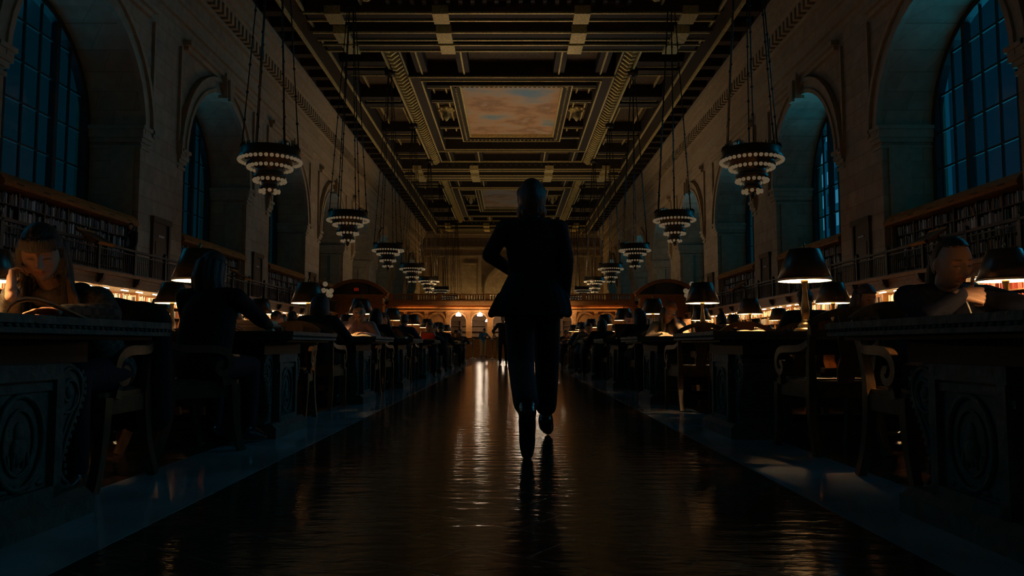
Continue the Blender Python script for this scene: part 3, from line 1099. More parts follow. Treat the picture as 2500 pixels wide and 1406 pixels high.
# tall bronze standard lamps with clusters of globes beside the portals
def torchere(x, y, label, h=3.6):
    t = empty('standard_lamp', (x, y, 0))
    tag(t, label, 'floor lamp', 'tall bronze standard lamps near the enclosure')
    b = MB()
    b.lathe([(0, 0), (.42, 0), (.42, .12), (.30, .2), (.22, .5), (.12, .7), (.16, .9), (.08, 1.1), (.07, h - .9), (.2, h - .7), (.08, h - .6), (.05, h)], (0, 0, 0), 16)
    b.build('column', M['bronze'], t)
    for k in range(9):
        a = k * 2 * PI / 8
        r, z = (.32, h - .15 - (k % 2) * .22) if k < 8 else (0, h + .2)
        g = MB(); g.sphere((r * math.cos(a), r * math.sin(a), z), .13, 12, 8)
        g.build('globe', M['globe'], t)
    b = MB()
    for k in range(8):
        a = k * 2 * PI / 8
        b.tube([(0, 0, h - .5), (.2 * math.cos(a), .2 * math.sin(a), h - .55), (.32 * math.cos(a), .32 * math.sin(a), h - .3 - (k % 2) * .22)], .02, 6)
    b.build('arms', M['bronze'], t)
torchere(-9.6, 40.0, 'bronze standard lamp with pale globes in front of the left portal')
torchere(9.3, 40.0, 'bronze standard lamp with cream globes in front of the right portal')

# free-standing kiosk screens low in the middle, the rope posts and the far counter
cnt = empty('service_counter', (0, 43.0, 0))
tag(cnt, 'low panelled oak counter in front of the arches', 'counter')
b = MB()
b.box(-4.2, 4.2, 0, .7, 0, 1.0)
for x in [i * .9 - 4.05 for i in range(10)]:
    b.box(x, x + .7, -.03, 0, .15, .88)
b.build('panelled_front', M['oak'], cnt)
b = MB(); b.box(-4.3, 4.3, -.1, .8, 1.0, 1.06); b.build('counter_top', M['oak_dark'], cnt)
for i, (x, y) in enumerate(((-.62, 34.0), (.12, 34.0), (-1.9, 38.5), (-.9, 36.8), (1.5, 34.2))):
    p = empty('rope_post', (x, y, 0))
    tag(p, 'polished brass rope post on the pale floor band, %s' % ['left of the walking guard', 'hidden behind the running man', 'farthest left', 'behind the standing visitor', 'to the right of the running man'][i], 'post', 'brass rope posts')
    b = MB(); b.lathe([(0, 0), (.17, 0), (.17, .02), (.05, .05), (0, .06)], (0, 0, 0), 16); b.build('base', M['brass'], p)
    b = MB(); b.lathe([(.03, .03), (.03, .9), (.055, .92), (.055, .97), (0, 1.0)], (0, 0, 0), 10); b.build('pole', M['brass'], p)

# ------------------------------------------------------------------ chandeliers
def chandelier_proto(full):
    r = empty('chandelier')
    b = MB()
    tiers = [(.81, 0.0, 36), (.57, -.19, 26), (.405, -.54, 18), (.25, -.83, 10)]
    b.lathe([(r_ * .92, z_) for r_, z_ in [(.80, .28), (.86, .24), (.84, .10), (.90, .04), (.90, -.02), (.74, -.04), (.66, -.10), (.68, -.2), (.52, -.22), (.42, -.26), (.40, -.40), (.47, -.44), (.47, -.54), (.36, -.58), (.24, -.61), (.23, -.73), (.29, -.77), (.29, -.84), (.18, -.87), (.06, -.94), (.09, -.99), (.03, -1.08), (0, -1.10)]], (0, 0, 0), 40)
    b.lathe([(.736, .28), (.57, .26), (.46, .2), (.37, -.2), (0, -.2)], (0, 0, 0), 32)
    o = b.build('stepped_body', M['bronze'], r)
    b = MB()
    for k in range(24):
        a = 2 * PI * k / 24
        b.prism([(.735, .27), (.80, .25), (.775, .34), (.735, .36)], 'y', -.04, .04)
        n = 8
        vs = b.v[-n:]
        ca, sa = math.cos(a), math.sin(a)
        b.v[-n:] = [(x * ca - y * sa, x * sa + y * ca, z) for x, y, z in vs]
    b.build('crown_cresting', M['bronze'], r)
    ch = MB()
    zt = 9.49
    for k in range(6):
        a = 2 * PI * k / 6 + .3
        ch = MB()
        p0 = (.74 * math.cos(a), .74 * math.sin(a), .27)
        p1 = (.10 * math.cos(a), .10 * math.sin(a), zt)
        ch.tube([p0, p1], .020, 6)
        for j in range(1, 12):
            t = j / 12
            ch.sphere(tuple(p0[i] * (1 - t) + p1[i] * t for i in range(3)), .045, 6, 4)
        ch.build('chain', M['bronze'], r)
    b = MB()
    b.lathe([(0, 0), (.25, .05), (.3, .3), (0, .32)], (0, 0, zt - .1), 12)
    b.build('ceiling_rose', M['bronze'], r)
    gm = None
    for (R, z, n) in tiers:
        allg = MB()
        for k in range(n):
            a = 2 * PI * k / n
            p = (R * math.cos(a), R * math.sin(a), z - .02)
            if full:
                if gm is None:
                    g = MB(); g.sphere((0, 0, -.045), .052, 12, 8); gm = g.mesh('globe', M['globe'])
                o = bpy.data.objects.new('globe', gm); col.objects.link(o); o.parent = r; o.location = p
            else:
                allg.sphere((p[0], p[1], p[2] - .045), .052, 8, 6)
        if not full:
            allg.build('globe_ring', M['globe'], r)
    return r
cf, cs = chandelier_proto(True), chandelier_proto(False)
used_f = used_s = False
for sx, side in ((-1, 'left'), (1, 'right')):
    for k in range(0, 8):
        y = 20.9 + 10.1 * k
        if k < 2:
            o = cf if not used_f else copy_tree(cf); used_f = True
        else:
            o = cs if not used_s else copy_tree(cs); used_s = True
        o.location = (sx * 6.56, y, 5.72)
        tag(o, 'tiered bronze chandelier with dull globes, %s in the %s row' % (['nearest', 'second', 'third', 'fourth', 'fifth', 'sixth', 'seventh', 'eighth'][k], side), 'chandelier', 'tiered chandeliers in two rows')

# ------------------------------------------------------------------ reading tables
ROW0, ROWS, NROW = 2.77, 3.25, 9
TL, TW = 6.6, 1.34
def table_proto():
    r = empty('reading_table')      # origin: floor under the aisle end, +x away from the aisle
    b = MB()
    h = TW / 2
    b.box(0, TL, -h, h, .738, .765)
    b.box(.012, TL - .012, -h + .012, h - .012, .722, .740)
    b.box(.006, TL - .006, -h + .006, h - .006, .708, .724)
    for i in range(34):       # carved guilloche on the end edge
        y = -h + .02 + i * (TW - .04) / 34
        b.sphere((.010, y + .018, .731), .008, 6, 4, (1, 1.7, 1))
    b.cur = 1
    b.box(.03, TL - .03, -h + .03, h - .03, .7640, .7656)
    b.build('tabletop', [M['carved'], M['desk']], r)
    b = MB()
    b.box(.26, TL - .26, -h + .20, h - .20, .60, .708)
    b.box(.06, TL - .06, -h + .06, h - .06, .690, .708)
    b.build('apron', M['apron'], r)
    prof = [(.22, .60), (.36, .60), (.425, .575), (.462, .53), (.468, .475), (.445, .42), (.405, .36), (.365, .29), (.335, .22), (.33, .18), (.35, .15), (.385, .125), (.41, .10), (.22, .10)]
    for e, x0 in ((0, .24), (1, TL - .24 - .42)):
        b = MB()
        b.box(x0, x0 + .42, -.235, .235, .10, .60)
        b.box(x0 - .02, x0, -.235, .235, .54, .60)
        b.box(x0 - .012, x0, -.235, .235, .50, .53)
        fx = x0 if e == 0 else x0 + .42
        dr = -1 if e == 0 else 1
        # framed panel with an oval medallion
        for (a0, a1, z0, z1) in ((-.235, -.185, .10, .54), (.185, .235, .10, .54), (-.235, .235, .10, .145)):
            b.box(fx, fx + dr * .025, a0, a1, z0, z1)
        ov = [(fx + dr * .006, .135 * math.cos(t), .325 + .165 * math.sin(t)) for t in [2 * PI * i / 28 for i in range(28)]]
        b.tube(ov, .011, 6, closed=True, up=(1, 0, 0))
        ov = [(fx + dr * .004, .085 * math.cos(t), .325 + .115 * math.sin(t)) for t in [2 * PI * i / 24 for i in range(24)]]
        b.tube(ov, .006, 6, closed=True, up=(1, 0, 0))
        b.sphere((fx, 0, .36), .04, 10, 8, (.4, .7, 1))
        b.sphere((fx, 0, .30), .05, 10, 8, (.4, .9, 1))
        for k in range(5):
            b.sphere((fx, (k - 2) * .028, .27 - abs(k - 2) * .006), .02, 8, 6, (.6, .5, 1.6))
            b.sphere((fx, (k - 2) * .075, .515), .018, 8, 6, (.6, 1.3, .8))
            b.sphere((fx, (k - 2) * .07, .165), .018, 8, 6, (.6, 1.6, .7))
        ped = b.build('pedestal', M['carved'], r)
        for s in (-1, 1):
            b = MB()
            b.prism([(s * y, z) for y, z in prof], 'x', x0 + .03, x0 + .39)
            for xx, dd in ((x0 + .03, -1), (x0 + .39, 1)):
                # volute spiral and the roped edge running down to the foot
                sp = []
                for i in range(44):
                    t = i / 43
                    a = PI * .55 + t * 4.2 * PI
                    rr = .098 * (1 - t) + .012
                    sp.append((xx + dd * .004, s * (.352 + rr * math.cos(a - PI * .5)), .478 + rr * math.sin(a - PI * .5)))
                b.tube(sp, .0085, 6, up=(1, 0, 0))
                b.sphere((xx, s * .352, .478), .026, 10, 8, (.6, 1, 1))
                ed = [(xx + dd * .003, s * (y - .022), z) for y, z in prof[2:12]]
                b.tube(ed, .009, 6, up=(1, 0, 0))
                ed2 = [(xx + dd * .002, s * (y - .055), z) for y, z in prof[4:11]]
                b.tube(ed2, .006, 6, up=(1, 0, 0))
                for k in range(4):
                    b.sphere((xx, s * (.275 + .012 * (k % 2)), .36 - k * .055), .018, 8, 6, (.6, .9, 1.5))
            for k in range(15):
                z = .16 + k * .028
                yy = np.interp(z, [.15, .22, .29, .36, .42, .475, .53, .575], [.35, .335, .365, .405, .445, .468, .462, .425])
                b.box(x0 + .02, x0 + .40, s * (yy - .01), s * (yy + .006), z, z + .016)
            b.box(x0 - .01, x0 + .43, s * .235, s * .26, .465, .49)
            b.build('scroll_bracket', M['carved'], ped)
        b = MB()
        b.box(x0 - .06, x0 + .48, -.42, .42, 0, .075)
        b.prism([(x0 - .055, .075), (x0 + .475, .075), (x0 + .44, .105), (x0 - .02, .105)], 'y', -.41, .41)
        b.build('plinth', M['carved'], ped)
    for s in (-1, 1):
        b = MB()
        b.box(.6, TL - .6, s * .33 - .035, s * .33 + .035, .05, .11)
        b.build('foot_rail', M['oak_dark'], r)
    b = MB(); b.box(.6, TL - .6, -.03, .03, .20, .30); b.build('stretcher', M['oak_dark'], r)
    return r
tp = table_proto()
for i in range(NROW):
    for s, side in ((-1, 'left'), (1, 'right')):
        o = tp if (i == 0 and s == -1) else copy_tree(tp)
        o.location = (-1.47 if s < 0 else 1.41, ROW0 + ROWS * i, 0)
        o.rotation_euler = (0, 0, PI if s < 0 else 0)
        tag(o, 'long carved oak reading table, %s from the camera on the %s of the aisle' % (ORD[i], side), 'table', 'reading tables in two ranks along the aisle')

# ------------------------------------------------------------------ table lamps
def lamp_proto():
    r = empty('table_lamp')
    b = MB(); b.lathe([(0, 0), (.085, 0), (.088, .015), (.078, .03), (.055, .04), (.06, .055), (.045, .07), (.03, .085), (.032, .10), (0, .10)], (0, 0, 0), 24)
    b.build('base', M['brass'], r)
    b = MB(); b.lathe([(.020, .09), (.030, .13), (.033, .17), (.026, .24), (.018, .31), (.016, .37), (.026, .39), (.026, .405), (.012, .41), (.010, .52)], (0, 0, 0), 20)
    b.build('stem', M['brass'], r)
    b = MB()
    b.lathe([(.198, .410), (.200, .412), (.122, .640), (.118, .645)], (0, 0, 0), 40)
    b.lathe([(.118, .645), (.03, .648), (0, .648)], (0, 0, 0), 40)
    shd = b.build('shade', M['bronze'], r)
    b = MB()
    b.lathe([(.199, .410), (.1985, .398), (.195, .398), (.1955, .4115), (.119, .637), (0, .640)], (0, 0, 0), 40)
    o = b.build('shade_lining', M['shade_in'], shd)
    b = MB(); b.lathe([(.202, .411), (.203, .420), (.199, .420), (.199, .411)], (0, 0, 0), 40, closed=True)
    b.build('shade_rim', M['bronze'], shd)
    b = MB(); b.sphere((0, 0, .53), .036, 8, 6, (1, 1, 1.3))
    b.build('bulb', M['bulb'], r)
    b = MB(); b.lathe([(0, .70), (.010, .69), (.014, .672), (.008, .66), (.02, .65), (0, .647)], (0, 0, 0), 10)
    b.build('finial', M['brass'], shd)
    return r
lp = lamp_proto()
first = True
LX = {-1: (-2.40, -4.02, -5.62, -7.2), 1: (2.30, 3.86, 5.44, 7.0)}
for i in range(NROW):
    for s, side in ((-1, 'left'), (1, 'right')):
        for k in range(4):
            o = lp if first else copy_tree(lp)
            first = False
            o.location = (LX[s][k], ROW0 + ROWS * i, .7656)
            tag(o, 'bronze-shaded reading lamp on the %s %s table, %s' % (ORD[i], side, ['nearest the aisle', 'second from the aisle', 'third from the aisle', 'by the gallery end'][k]), 'lamp', 'reading lamps on the tables')

# ------------------------------------------------------------------ chairs
def chair_proto(m):
    """origin: floor under the seat; faces +y"""
    r = empty('library_chair')
    b = MB()
    b.prism([(-.20, -.21), (.20, -.21), (.25, .22), (.235, .245), (-.235, .245), (-.25, .22)], 'z', .425, .450)
    b.prism([(-.17, -.18), (.17, -.18), (.215, .20), (-.215, .20)], 'z', .450, .462)
    b.build('seat', m, r)
    b = MB()
    for s in (-1, 1):
        b.prism([(s * .19, -.205), (s * .215, -.205), (s * .25, .22), (s * .225, .22)], 'z', .345, .425)
    b.box(-.24, .24, .20, .225, .345, .425)
    b.box(-.20, .20, -.215, -.19, .345, .425)
    b.build('seat_rail', m, r)
    sq = [(-1, -1), (1, -1), (1, 1), (-1, 1)]
    for s in (-1, 1):
        b = MB()
        b.tube(*smooth_path([(s * .235, .205, .425), (s * .238, .215, .30), (s * .238, .225, .18), (s * .238, .25, .06), (s * .238, .275, 0)], [.030, .027, .023, .021, .022]), sec=sq, up=(0, 1, 0), smooth=False)
        b.build('leg', m, r)
        b = MB()
        b.tube(*smooth_path([(s * .20, -.195, .43), (s * .205, -.20, .30), (s * .21, -.225, .16), (s * .215, -.29, 0)], [.028, .025, .022, .021]), sec=sq, up=(0, 1, 0), smooth=False)
        b.build('leg', m, r)
        b = MB()     # back upright
        b.tube(*smooth_path([(s * .20, -.20, .42), (s * .205, -.205, .52), (s * .215, -.235, .66), (s * .225, -.29, .80)], [.026, .022, .020, .019]), sec=sq, up=(0, 1, 0), smooth=False)
        b.build('back_post', m, r)
        b = MB()     # scrolled arm
        pts = [(s * .215, -.24, .69), (s * .235, -.17, .655), (s * .255, -.08, .645), (s * .262, .02, .645), (s * .262, .10, .635), (s * .262, .150, .60), (s * .262, .165, .55), (s * .262, .140, .505), (s * .262, .095, .495), (s * .262, .070, .525), (s * .262, .085, .555), (s * .262, .108, .550)]
        b.tube(*smooth_path(pts, [.018, .019, .020, .021, .021, .020, .019, .018, .017, .016, .016, .016]), sec=[(-1.1, -.9), (1.1, -.9), (1.1, .9), (-1.1, .9)], up=(1, 0, 0), smooth=False)
        b.tube(*smooth_path([(s * .255, .12, .50), (s * .25, .13, .46), (s * .245, .14, .42)], [.022, .018, .024]), sec=sq, up=(0, 1, 0), smooth=False)
        b.build('scroll_arm', m, r)
    # crest rail: arched, with two lens-shaped openings either side of a centre block
    b = MB()
    def arc(z0, hgt, hw, ths, n=12, y0=-.285):
        P, Rr = [], []
        for i in range(n + 1):
            x = -hw + 2 * hw * i / n
            P.append((x, y0 - .05 * (1 - (x / hw) ** 2), z0 + hgt * (1 - (x / hw) ** 2)))
            Rr.append(ths)
        return P, Rr
    P, Rr = arc(.795, .085, .245, .021)
    b.tube(P, Rr, sec=[(-.7, -1), (.7, -1), (.7, 1), (-.7, 1)], smooth=False)
    P, Rr = arc(.735, .015, .232, .020, y0=-.262)
    b.tube(P, Rr, sec=[(-.7, -1), (.7, -1), (.7, 1), (-.7, 1)], smooth=False)
    b.prism([(-.06, .745), (.06, .745), (.085, .86), (-.085, .86)], 'y', -.335, -.312)
    for s in (-1, 1):
        b.prism([(s * .185, .725), (s * .24, .73), (s * .245, .80), (s * .20, .825)], 'y', -.302, -.278)
    b.build('crest_rail', m, r)
    b = MB()
    b.prism([(-.045, .43), (.045, .43), (.06, .52), (.045, .60), (.075, .70), (.07, .745), (-.07, .745), (-.075, .70), (-.045, .60), (-.06, .52)], 'y', -.232, -.214)
    k = len(b.v)
    b.v = [(x, y - (z - .43) * .27, z) for x, y, z in b.v]
    b.build('splat', m, r)
    return r
ch0 = chair_proto(M['chair'])
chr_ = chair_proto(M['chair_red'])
n_used = {'a': False, 'r': False}
SEATX = {-1: [-2.0, -2.85, -3.7, -4.5], 1: [2.02, 2.95, 3.75, 4.55]}
SPECIAL = {}      # (row, sx, which, k) -> (x, y, rz, lamplit tint, label)
SPECIAL[(1, -1, 'near', 0)] = (-2.05, 4.95, math.radians(-38), False, 'scroll-armed oak chair turned towards the aisle under the dark long-haired reader')
SPECIAL[(0, -1, 'far', 0)] = (-2.07, 3.83, math.radians(176), False, 'oak armchair with a dark coat hung over it beside the woman with the fringe')
SPECIAL[(1, 1, 'near', 0)] = (2.06, 5.02, math.radians(3), False, 'empty dark oak chair with arched back tucked in at the second right table')
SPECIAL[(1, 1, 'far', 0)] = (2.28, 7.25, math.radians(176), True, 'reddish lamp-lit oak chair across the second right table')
SPECIAL[(2, 1, 'near', 0)] = (1.95, 8.22, math.radians(2), False, 'dark oak chair with pierced crest in front of the woman in the cap')
def put_chair(x, y, rz, red, label, group=None):
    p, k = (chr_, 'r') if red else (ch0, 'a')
    o = p if not n_used[k] else copy_tree(p)
    n_used[k] = True
    o.location = (x, y, 0)
    o.rotation_euler = (0, 0, rz)
    tag(o, label, 'chair', group)
rg = random.Random(5)
for i in range(NROW):
    c = ROW0 + ROWS * i
    for s, side in ((-1, 'left'), (1, 'right')):
        for wh in ('near', 'far'):
            if i == 0 and wh == 'near': continue
            for k in range(4 if i < 4 else 2):
                if i == 0 and k > 1: continue
                key = (i, s, wh, k)
                if key in SPECIAL:
                    x, y, rz, red, lab = SPECIAL[key]
                    put_chair(x, y, rz, red, lab, 'oak library chairs at the reading tables')
                    continue
                sg_ = -1 if wh == 'near' else 1
                x = SEATX[s][k] + rg.uniform(-.04, .04)
                y = c + sg_ * (.95 + rg.uniform(0, .05))
                if wh == 'far': y = c + 1.02
                rz = (0 if wh == 'near' else PI) + rg.uniform(-.06, .06)
                lab = 'oak scroll-arm chair on the %s side of the %s %s table, %s' % (wh, ORD[i], side, ['nearest the aisle', 'second from the aisle', 'third from the aisle', 'fourth from the aisle'][k])
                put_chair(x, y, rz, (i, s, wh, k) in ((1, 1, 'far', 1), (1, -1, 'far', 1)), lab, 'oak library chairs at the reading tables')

# ------------------------------------------------------------------ things on the tables
def open_book(loc, rz, label, w=.17, d=.24, cover=(.10, .05, .03), arch=.03, tilt=0):
    r = empty('open_book', loc, rz)
    r.rotation_euler = (tilt, 0, rz)
    tag(r, label, 'book')
    cm = mat('book_cover', cover, .6)
    b = MB()
    for s in (-1, 1):
        up, lo = [], []
        for i in range(11):
            t = i / 10
            x = s * w * t
            z = .006 + arch * math.sin(min(1, t * 1.15) * PI) * (1 - .45 * t) + .012 * (1 - t)
            up.append((x, z)); lo.append((x * 1.0, max(.003, z * .35) if t < .9 else .003))
        b.prism(up + lo[::-1] if s > 0 else (up + lo[::-1])[::-1], 'y', -d / 2, d / 2, True)
    b.build('pages', M['paper'], r)
    b = MB()
    b.box(-w - .006, w + .006, -d / 2 - .004, d / 2 + .004, 0, .003)
    b.build('cover', cm, r)
    return r
def flat_book(loc, rz, sz, colr, label, group=None):
    b = MB()
    w, d, h = sz
    b.box(-w / 2, w / 2, -d / 2, d / 2, 0, h * .12)
    b.box(-w / 2, w / 2, -d / 2, d / 2, h * .88, h)
    b.prism([(-w / 2, 0), (-w / 2 - .004, h * .3), (-w / 2 - .004, h * .7), (-w / 2, h), (-w / 2 + .006, h), (-w / 2 + .006, 0)], 'y', -d / 2, d / 2)
    b.cur = 1
    b.box(-w / 2 + .005, w / 2 - .006, -d / 2 + .005, d / 2 - .005, h * .12, h * .88)
    o = b.build('book', [mat('book_cloth', colr, .55), M['paper']], None, loc)
    o.rotation_euler = (0, 0, rz)
    tag(o, label, 'book', group)
T = .766
# the near woman's book: one leaf arching high over the other
r = empty('open_book', (-1.80, 2.98, T), math.radians(32))
tag(r, 'open book with one side arching up in front of the woman with the fringe', 'book')
b = MB()
pth = [(-.095, .0), (-.093, .03), (-.082, .055), (-.060, .074), (-.03, .082), (.005, .080), (.05, .066), (.10, .044), (.15, .018), (.185, .004)]
b.prism(pth + [(x * .985 + .003, max(.001, z - .007)) for x, z in pth[::-1]], 'y', -.12, .12, True)
b.build('arched_pages', M['paper'], r)
b = MB(); b.prism([(-.26, .004), (-.20, .016), (-.13, .016), (-.10, .006), (-.10, .002), (-.26, .001)], 'y', -.12, .12)
b.build('flat_pages', M['paper'], r)
b = MB(); b.prism([(-.266, 0), (.19, 0), (.19, .0015), (-.266, .0015)], 'y', -.125, .125); b.build('cover', mat('book_cover', (.05, .03, .03), .6), r)
open_book((-1.87, 9.62, T), math.radians(4), 'open book on the third left table before the woman in the pink jumper', .19, .26)
open_book((2.0, 9.62, T), math.radians(-5), 'open book on the third right table before the woman in the cap', .19, .26, (.25, .2, .1))
open_book((2.03, 6.55, T), math.radians(-8), 'open pale book on the second right table near the aisle end', .16, .22, (.3, .25, .2), .02)
open_book((-1.70, 16.05, T + .08), 0, 'red-covered book held up by the man in the dark jumper', .13, .18, (.45, .05, .02), .02, math.radians(-52))
open_book((-1.65, 22.55, T), 0, 'thin open book on a far left table in front of a bowed reader', .2, .26, (.1, .05, .03), .02)
open_book((2.15, 3.02, T), .1, 'open book on the nearest right table in front of the woman in navy', .17, .24, (.08, .04, .03), .015)
for j, (dx, h, cc) in enumerate(((0, .028, (.42, .36, .12)), (.01, .024, (.50, .42, .20)), (-.01, .030, (.30, .30, .12)))):
    flat_book((-1.83 + dx, 5.72, T + sum((.028, .024, .030)[:j])), .05, (.26, .19, h), cc, 'olive hardback in the low stack on the second left table, %s' % ['bottom', 'middle', 'top'][j], 'stack of three olive books')
flat_book((-1.72, 12.1, T), -.1, (.24, .17, .03), (.40, .32, .18), 'tan hardback lying on the fourth left table', None)
flat_book((-1.58, 15.4, T), .1, (.22, .16, .025), (.12, .16, .30), 'blue hardback lying at the end of the fifth left table', None)
b = MB(); b.box(-.15, .15, -.11, .11, 0, .003); b.box(-.02, .28, -.06, .16, .003, .005)
o = b.build('loose_papers', M['paper'], None, (-2.62, 5.80, T)); tag(o, 'loose white papers under the lamp on the second left table', 'papers')
b = MB(); b.box(-.105, .105, -.0015, .0015, 0, .28)
o = b.build('paper_sheet', M['paper'], None, (-1.35 - .35, 24.6, T + .08)); tag(o, 'white sheet of paper held upright by a far reader on the left', 'paper')
# laptop on the fourth right table
lt = empty('laptop', (1.83, 12.15, T)); tag(lt, 'dark open laptop on the fourth right table', 'laptop')
b = MB(); b.box(-.17, .17, -.12, .12, 0, .018); b.build('keyboard_base', M['black'], lt)
b = MB(); b.prism([(.12, .018), (.128, .018), (.20, .235), (.192, .237)], 'x', -.17, .17); b.build('screen_lid', M['black'], lt)
# desk-top equipment glowing on the phone reader
# ------------------------------------------------------------------ people
def V(*a): return np.array(a, dtype=float)
def nrm(v):
    v = np.asarray(v, float); n = np.linalg.norm(v)
    return v / n if n > 1e-9 else v
def rot(yaw, pitch, roll):
    """head/hand frame: x right, y forward, z up. pitch>0 looks down, yaw>0 turns left, roll>0 tips to the right"""
    cy, sy = math.cos(yaw), math.sin(yaw); cp, sp = math.cos(-pitch), math.sin(-pitch); cr, sr = math.cos(roll), math.sin(roll)
    Rz = np.array([[cy, -sy, 0], [sy, cy, 0], [0, 0, 1]])
    Rx = np.array([[1, 0, 0], [0, cp, -sp], [0, sp, cp]])
    Ry = np.array([[cr, 0, sr], [0, 1, 0], [-sr, 0, cr]])
    return Rz @ Rx @ Ry
class Soup:
    def __init__(s): s.b = MB()
    def cap(s, p0, p1, r0, r1=None, n=14):
        r1 = r0 if r1 is None else r1
        p0, p1 = V(*p0), V(*p1)
        d = p1 - p0; L = np.linalg.norm(d)
        if L < 1e-5:
            s.b.sphere(tuple(p0), r0, n, 8); return
        d = d / L
        a = nrm(np.cross(d, V(0, 0, 1) if abs(d[2]) < .9 else V(1, 0, 0))); b = np.cross(d, a)
        rings = []
        for t in (-80, -55, -28): rings.append((p0 + d * r0 * math.sin(math.radians(t)), r0 * math.cos(math.radians(t))))
        for k in range(0, 5):
            q = k / 4; rings.append((p0 + d * L * q, r0 + (r1 - r0) * q))
        for t in (28, 55, 80): rings.append((p1 + d * r1 * math.sin(math.radians(t)), r1 * math.cos(math.radians(t))))
        vs = []
        for c, r in rings:
            for i in range(n):
                an = 2 * PI * i / n
                vs.append(tuple(c + a * r * math.cos(an) + b * r * math.sin(an)))
        k = len(rings)
        fs = [(i * n + q, i * n + (q + 1) % n, (i + 1) * n + (q + 1) % n, (i + 1) * n + q) for i in range(k - 1) for q in range(n)]
        fs += [tuple(range(n))[::-1], tuple((k - 1) * n + q for q in range(n))]
        s.b.add(vs, fs)
    def ell(s, c, r, R=None, n=18, m=12):
        R = np.eye(3) if R is None else R
        t = MB(); t.sphere((0, 0, 0), 1, n, m)
        v = (np.array(t.v) * np.array(r)) @ R.T + np.array(c)
        s.b.add([tuple(x) for x in v], t.f)
    def frus(s, rings, n=24):
        """rings: list of (cx,cy,cz,rx,ry[,yaw])"""
        vs = []
        for (cx, cy, cz, rx, ry) in rings:
            for i in range(n):
                a = 2 * PI * i / n
                vs.append((cx + rx * math.cos(a), cy + ry * math.sin(a), cz))
        k = len(rings)
        fs = [(i * n + q, i * n + (q + 1) % n, (i + 1) * n + (q + 1) % n, (i + 1) * n + q) for i in range(k - 1) for q in range(n)]
        fs += [tuple(range(n))[::-1], tuple((k - 1) * n + q for q in range(n))]
        s.b.add(vs, fs)
    def raw(s, vs, fs): s.b.add(vs, fs)
    def remesh(s, name, vox, material, parent, smooth=2, fac=.5):
        me = bpy.data.meshes.new(name)
        me.from_pydata(s.b.v, [], s.b.f)
        o = bpy.data.objects.new(name, me)
        col.objects.link(o)
        m = o.modifiers.new('r', 'REMESH'); m.mode = 'VOXEL'; m.voxel_size = vox; m.use_smooth_shade = True
        if smooth:
            m = o.modifiers.new('s', 'SMOOTH'); m.factor = fac; m.iterations = smooth
        dg = bpy.context.evaluated_depsgraph_get()
        me2 = bpy.data.meshes.new_from_object(o.evaluated_get(dg), depsgraph=dg)
        o.modifiers.clear()
        o.data = me2
        me2.name = name
        me2.materials.clear(); me2.materials.append(material)
        for p in me2.polygons: p.use_smooth = True
        bpy.data.meshes.remove(me)
        o.parent = parent
        return o

_t = bpy.data.meshes.new('t')
import bmesh
def ico(sub):
    bm = bmesh.new(); bmesh.ops.create_icosphere(bm, subdivisions=sub, radius=1.0)
    bm.verts.ensure_lookup_table()
    v = np.array([tuple(x.co) for x in bm.verts]); f = [tuple(q.index for q in x.verts) for x in bm.faces]
    bm.free(); return v, f
ICO5, ICO4 = ico(6), ico(4)
def g2(x, z, x0, z0, sx, sz): return np.exp(-((x - x0) / sx) ** 2 - ((z - z0) / sz) ** 2)
def head_shape(u, male=False):
    """unit directions -> head surface, centre at mid-head; 0.23 m tall"""
    x, y, z = u[:, 0].copy(), u[:, 1].copy(), u[:, 2].copy()
    p = np.stack([x * .074, y * .094, z * .117], 1)
    lo = np.clip(-z, 0, 1)
    p[:, 0] *= 1 - .30 * lo ** 1.5                               # jaw narrows
    back = np.clip(-y, 0, 1)
    p[:, 1] *= np.where(y < 0, 1 - .38 * lo ** 1.2, 1 - .10 * lo)     # neck side
    p[:, 2] += np.where(y < -.1, lo * .030 * back, 0)
    front = y > 0
    fl = np.clip(y, 0, 1)
    p[:, 1] -= .010 * fl ** 3 * (1 - np.abs(x))                   # flatter face
    X, Z = p[:, 0], p[:, 2]
    k = np.where(front, np.clip(y * 2.2, 0, 1), 0)
    d = (.031 * g2(X, Z, 0, -.020, .0115, .013) + .022 * g2(X, Z, 0, 0, .0090, .022) + .009 * g2(X, Z, 0, .024, .011, .015)
         + .010 * (g2(X, Z, .013, -.027, .007, .007) + g2(X, Z, -.013, -.027, .007, .007))
         - .019 * (g2(X, Z, .030, .015, .016, .012) + g2(X, Z, -.030, .015, .016, .012))
         + .014 * (g2(X, Z, .032, .009, .012, .0085) + g2(X, Z, -.032, .009, .012, .0085))
         + .0070 * (g2(X, Z, .030, .036, .022, .008) + g2(X, Z, -.030, .036, .022, .008))
         + .006 * (g2(X, Z, .043, -.016, .018, .016) + g2(X, Z, -.043, -.016, .018, .016))
         - .006 * g2(X, Z, 0, -.069, .022, .006)
         + .0105 * g2(X, Z, 0, -.052, .026, .018)
         + .0065 * g2(X, Z, 0, -.0440, .018, .0048) + .0080 * g2(X, Z, 0, -.0565, .016, .0055) - .0060 * g2(X, Z, 0, -.0500, .022, .0024)
         + .012 * g2(X, Z, 0, -.088, .018, .016))
    p[:, 1] += d * k
    if male: p[:, 0] *= 1.05
    return p
def on_head(q, H):           # head-local -> person-local
    return np.asarray(q) @ H['R'].T * H['s'] + H['c']
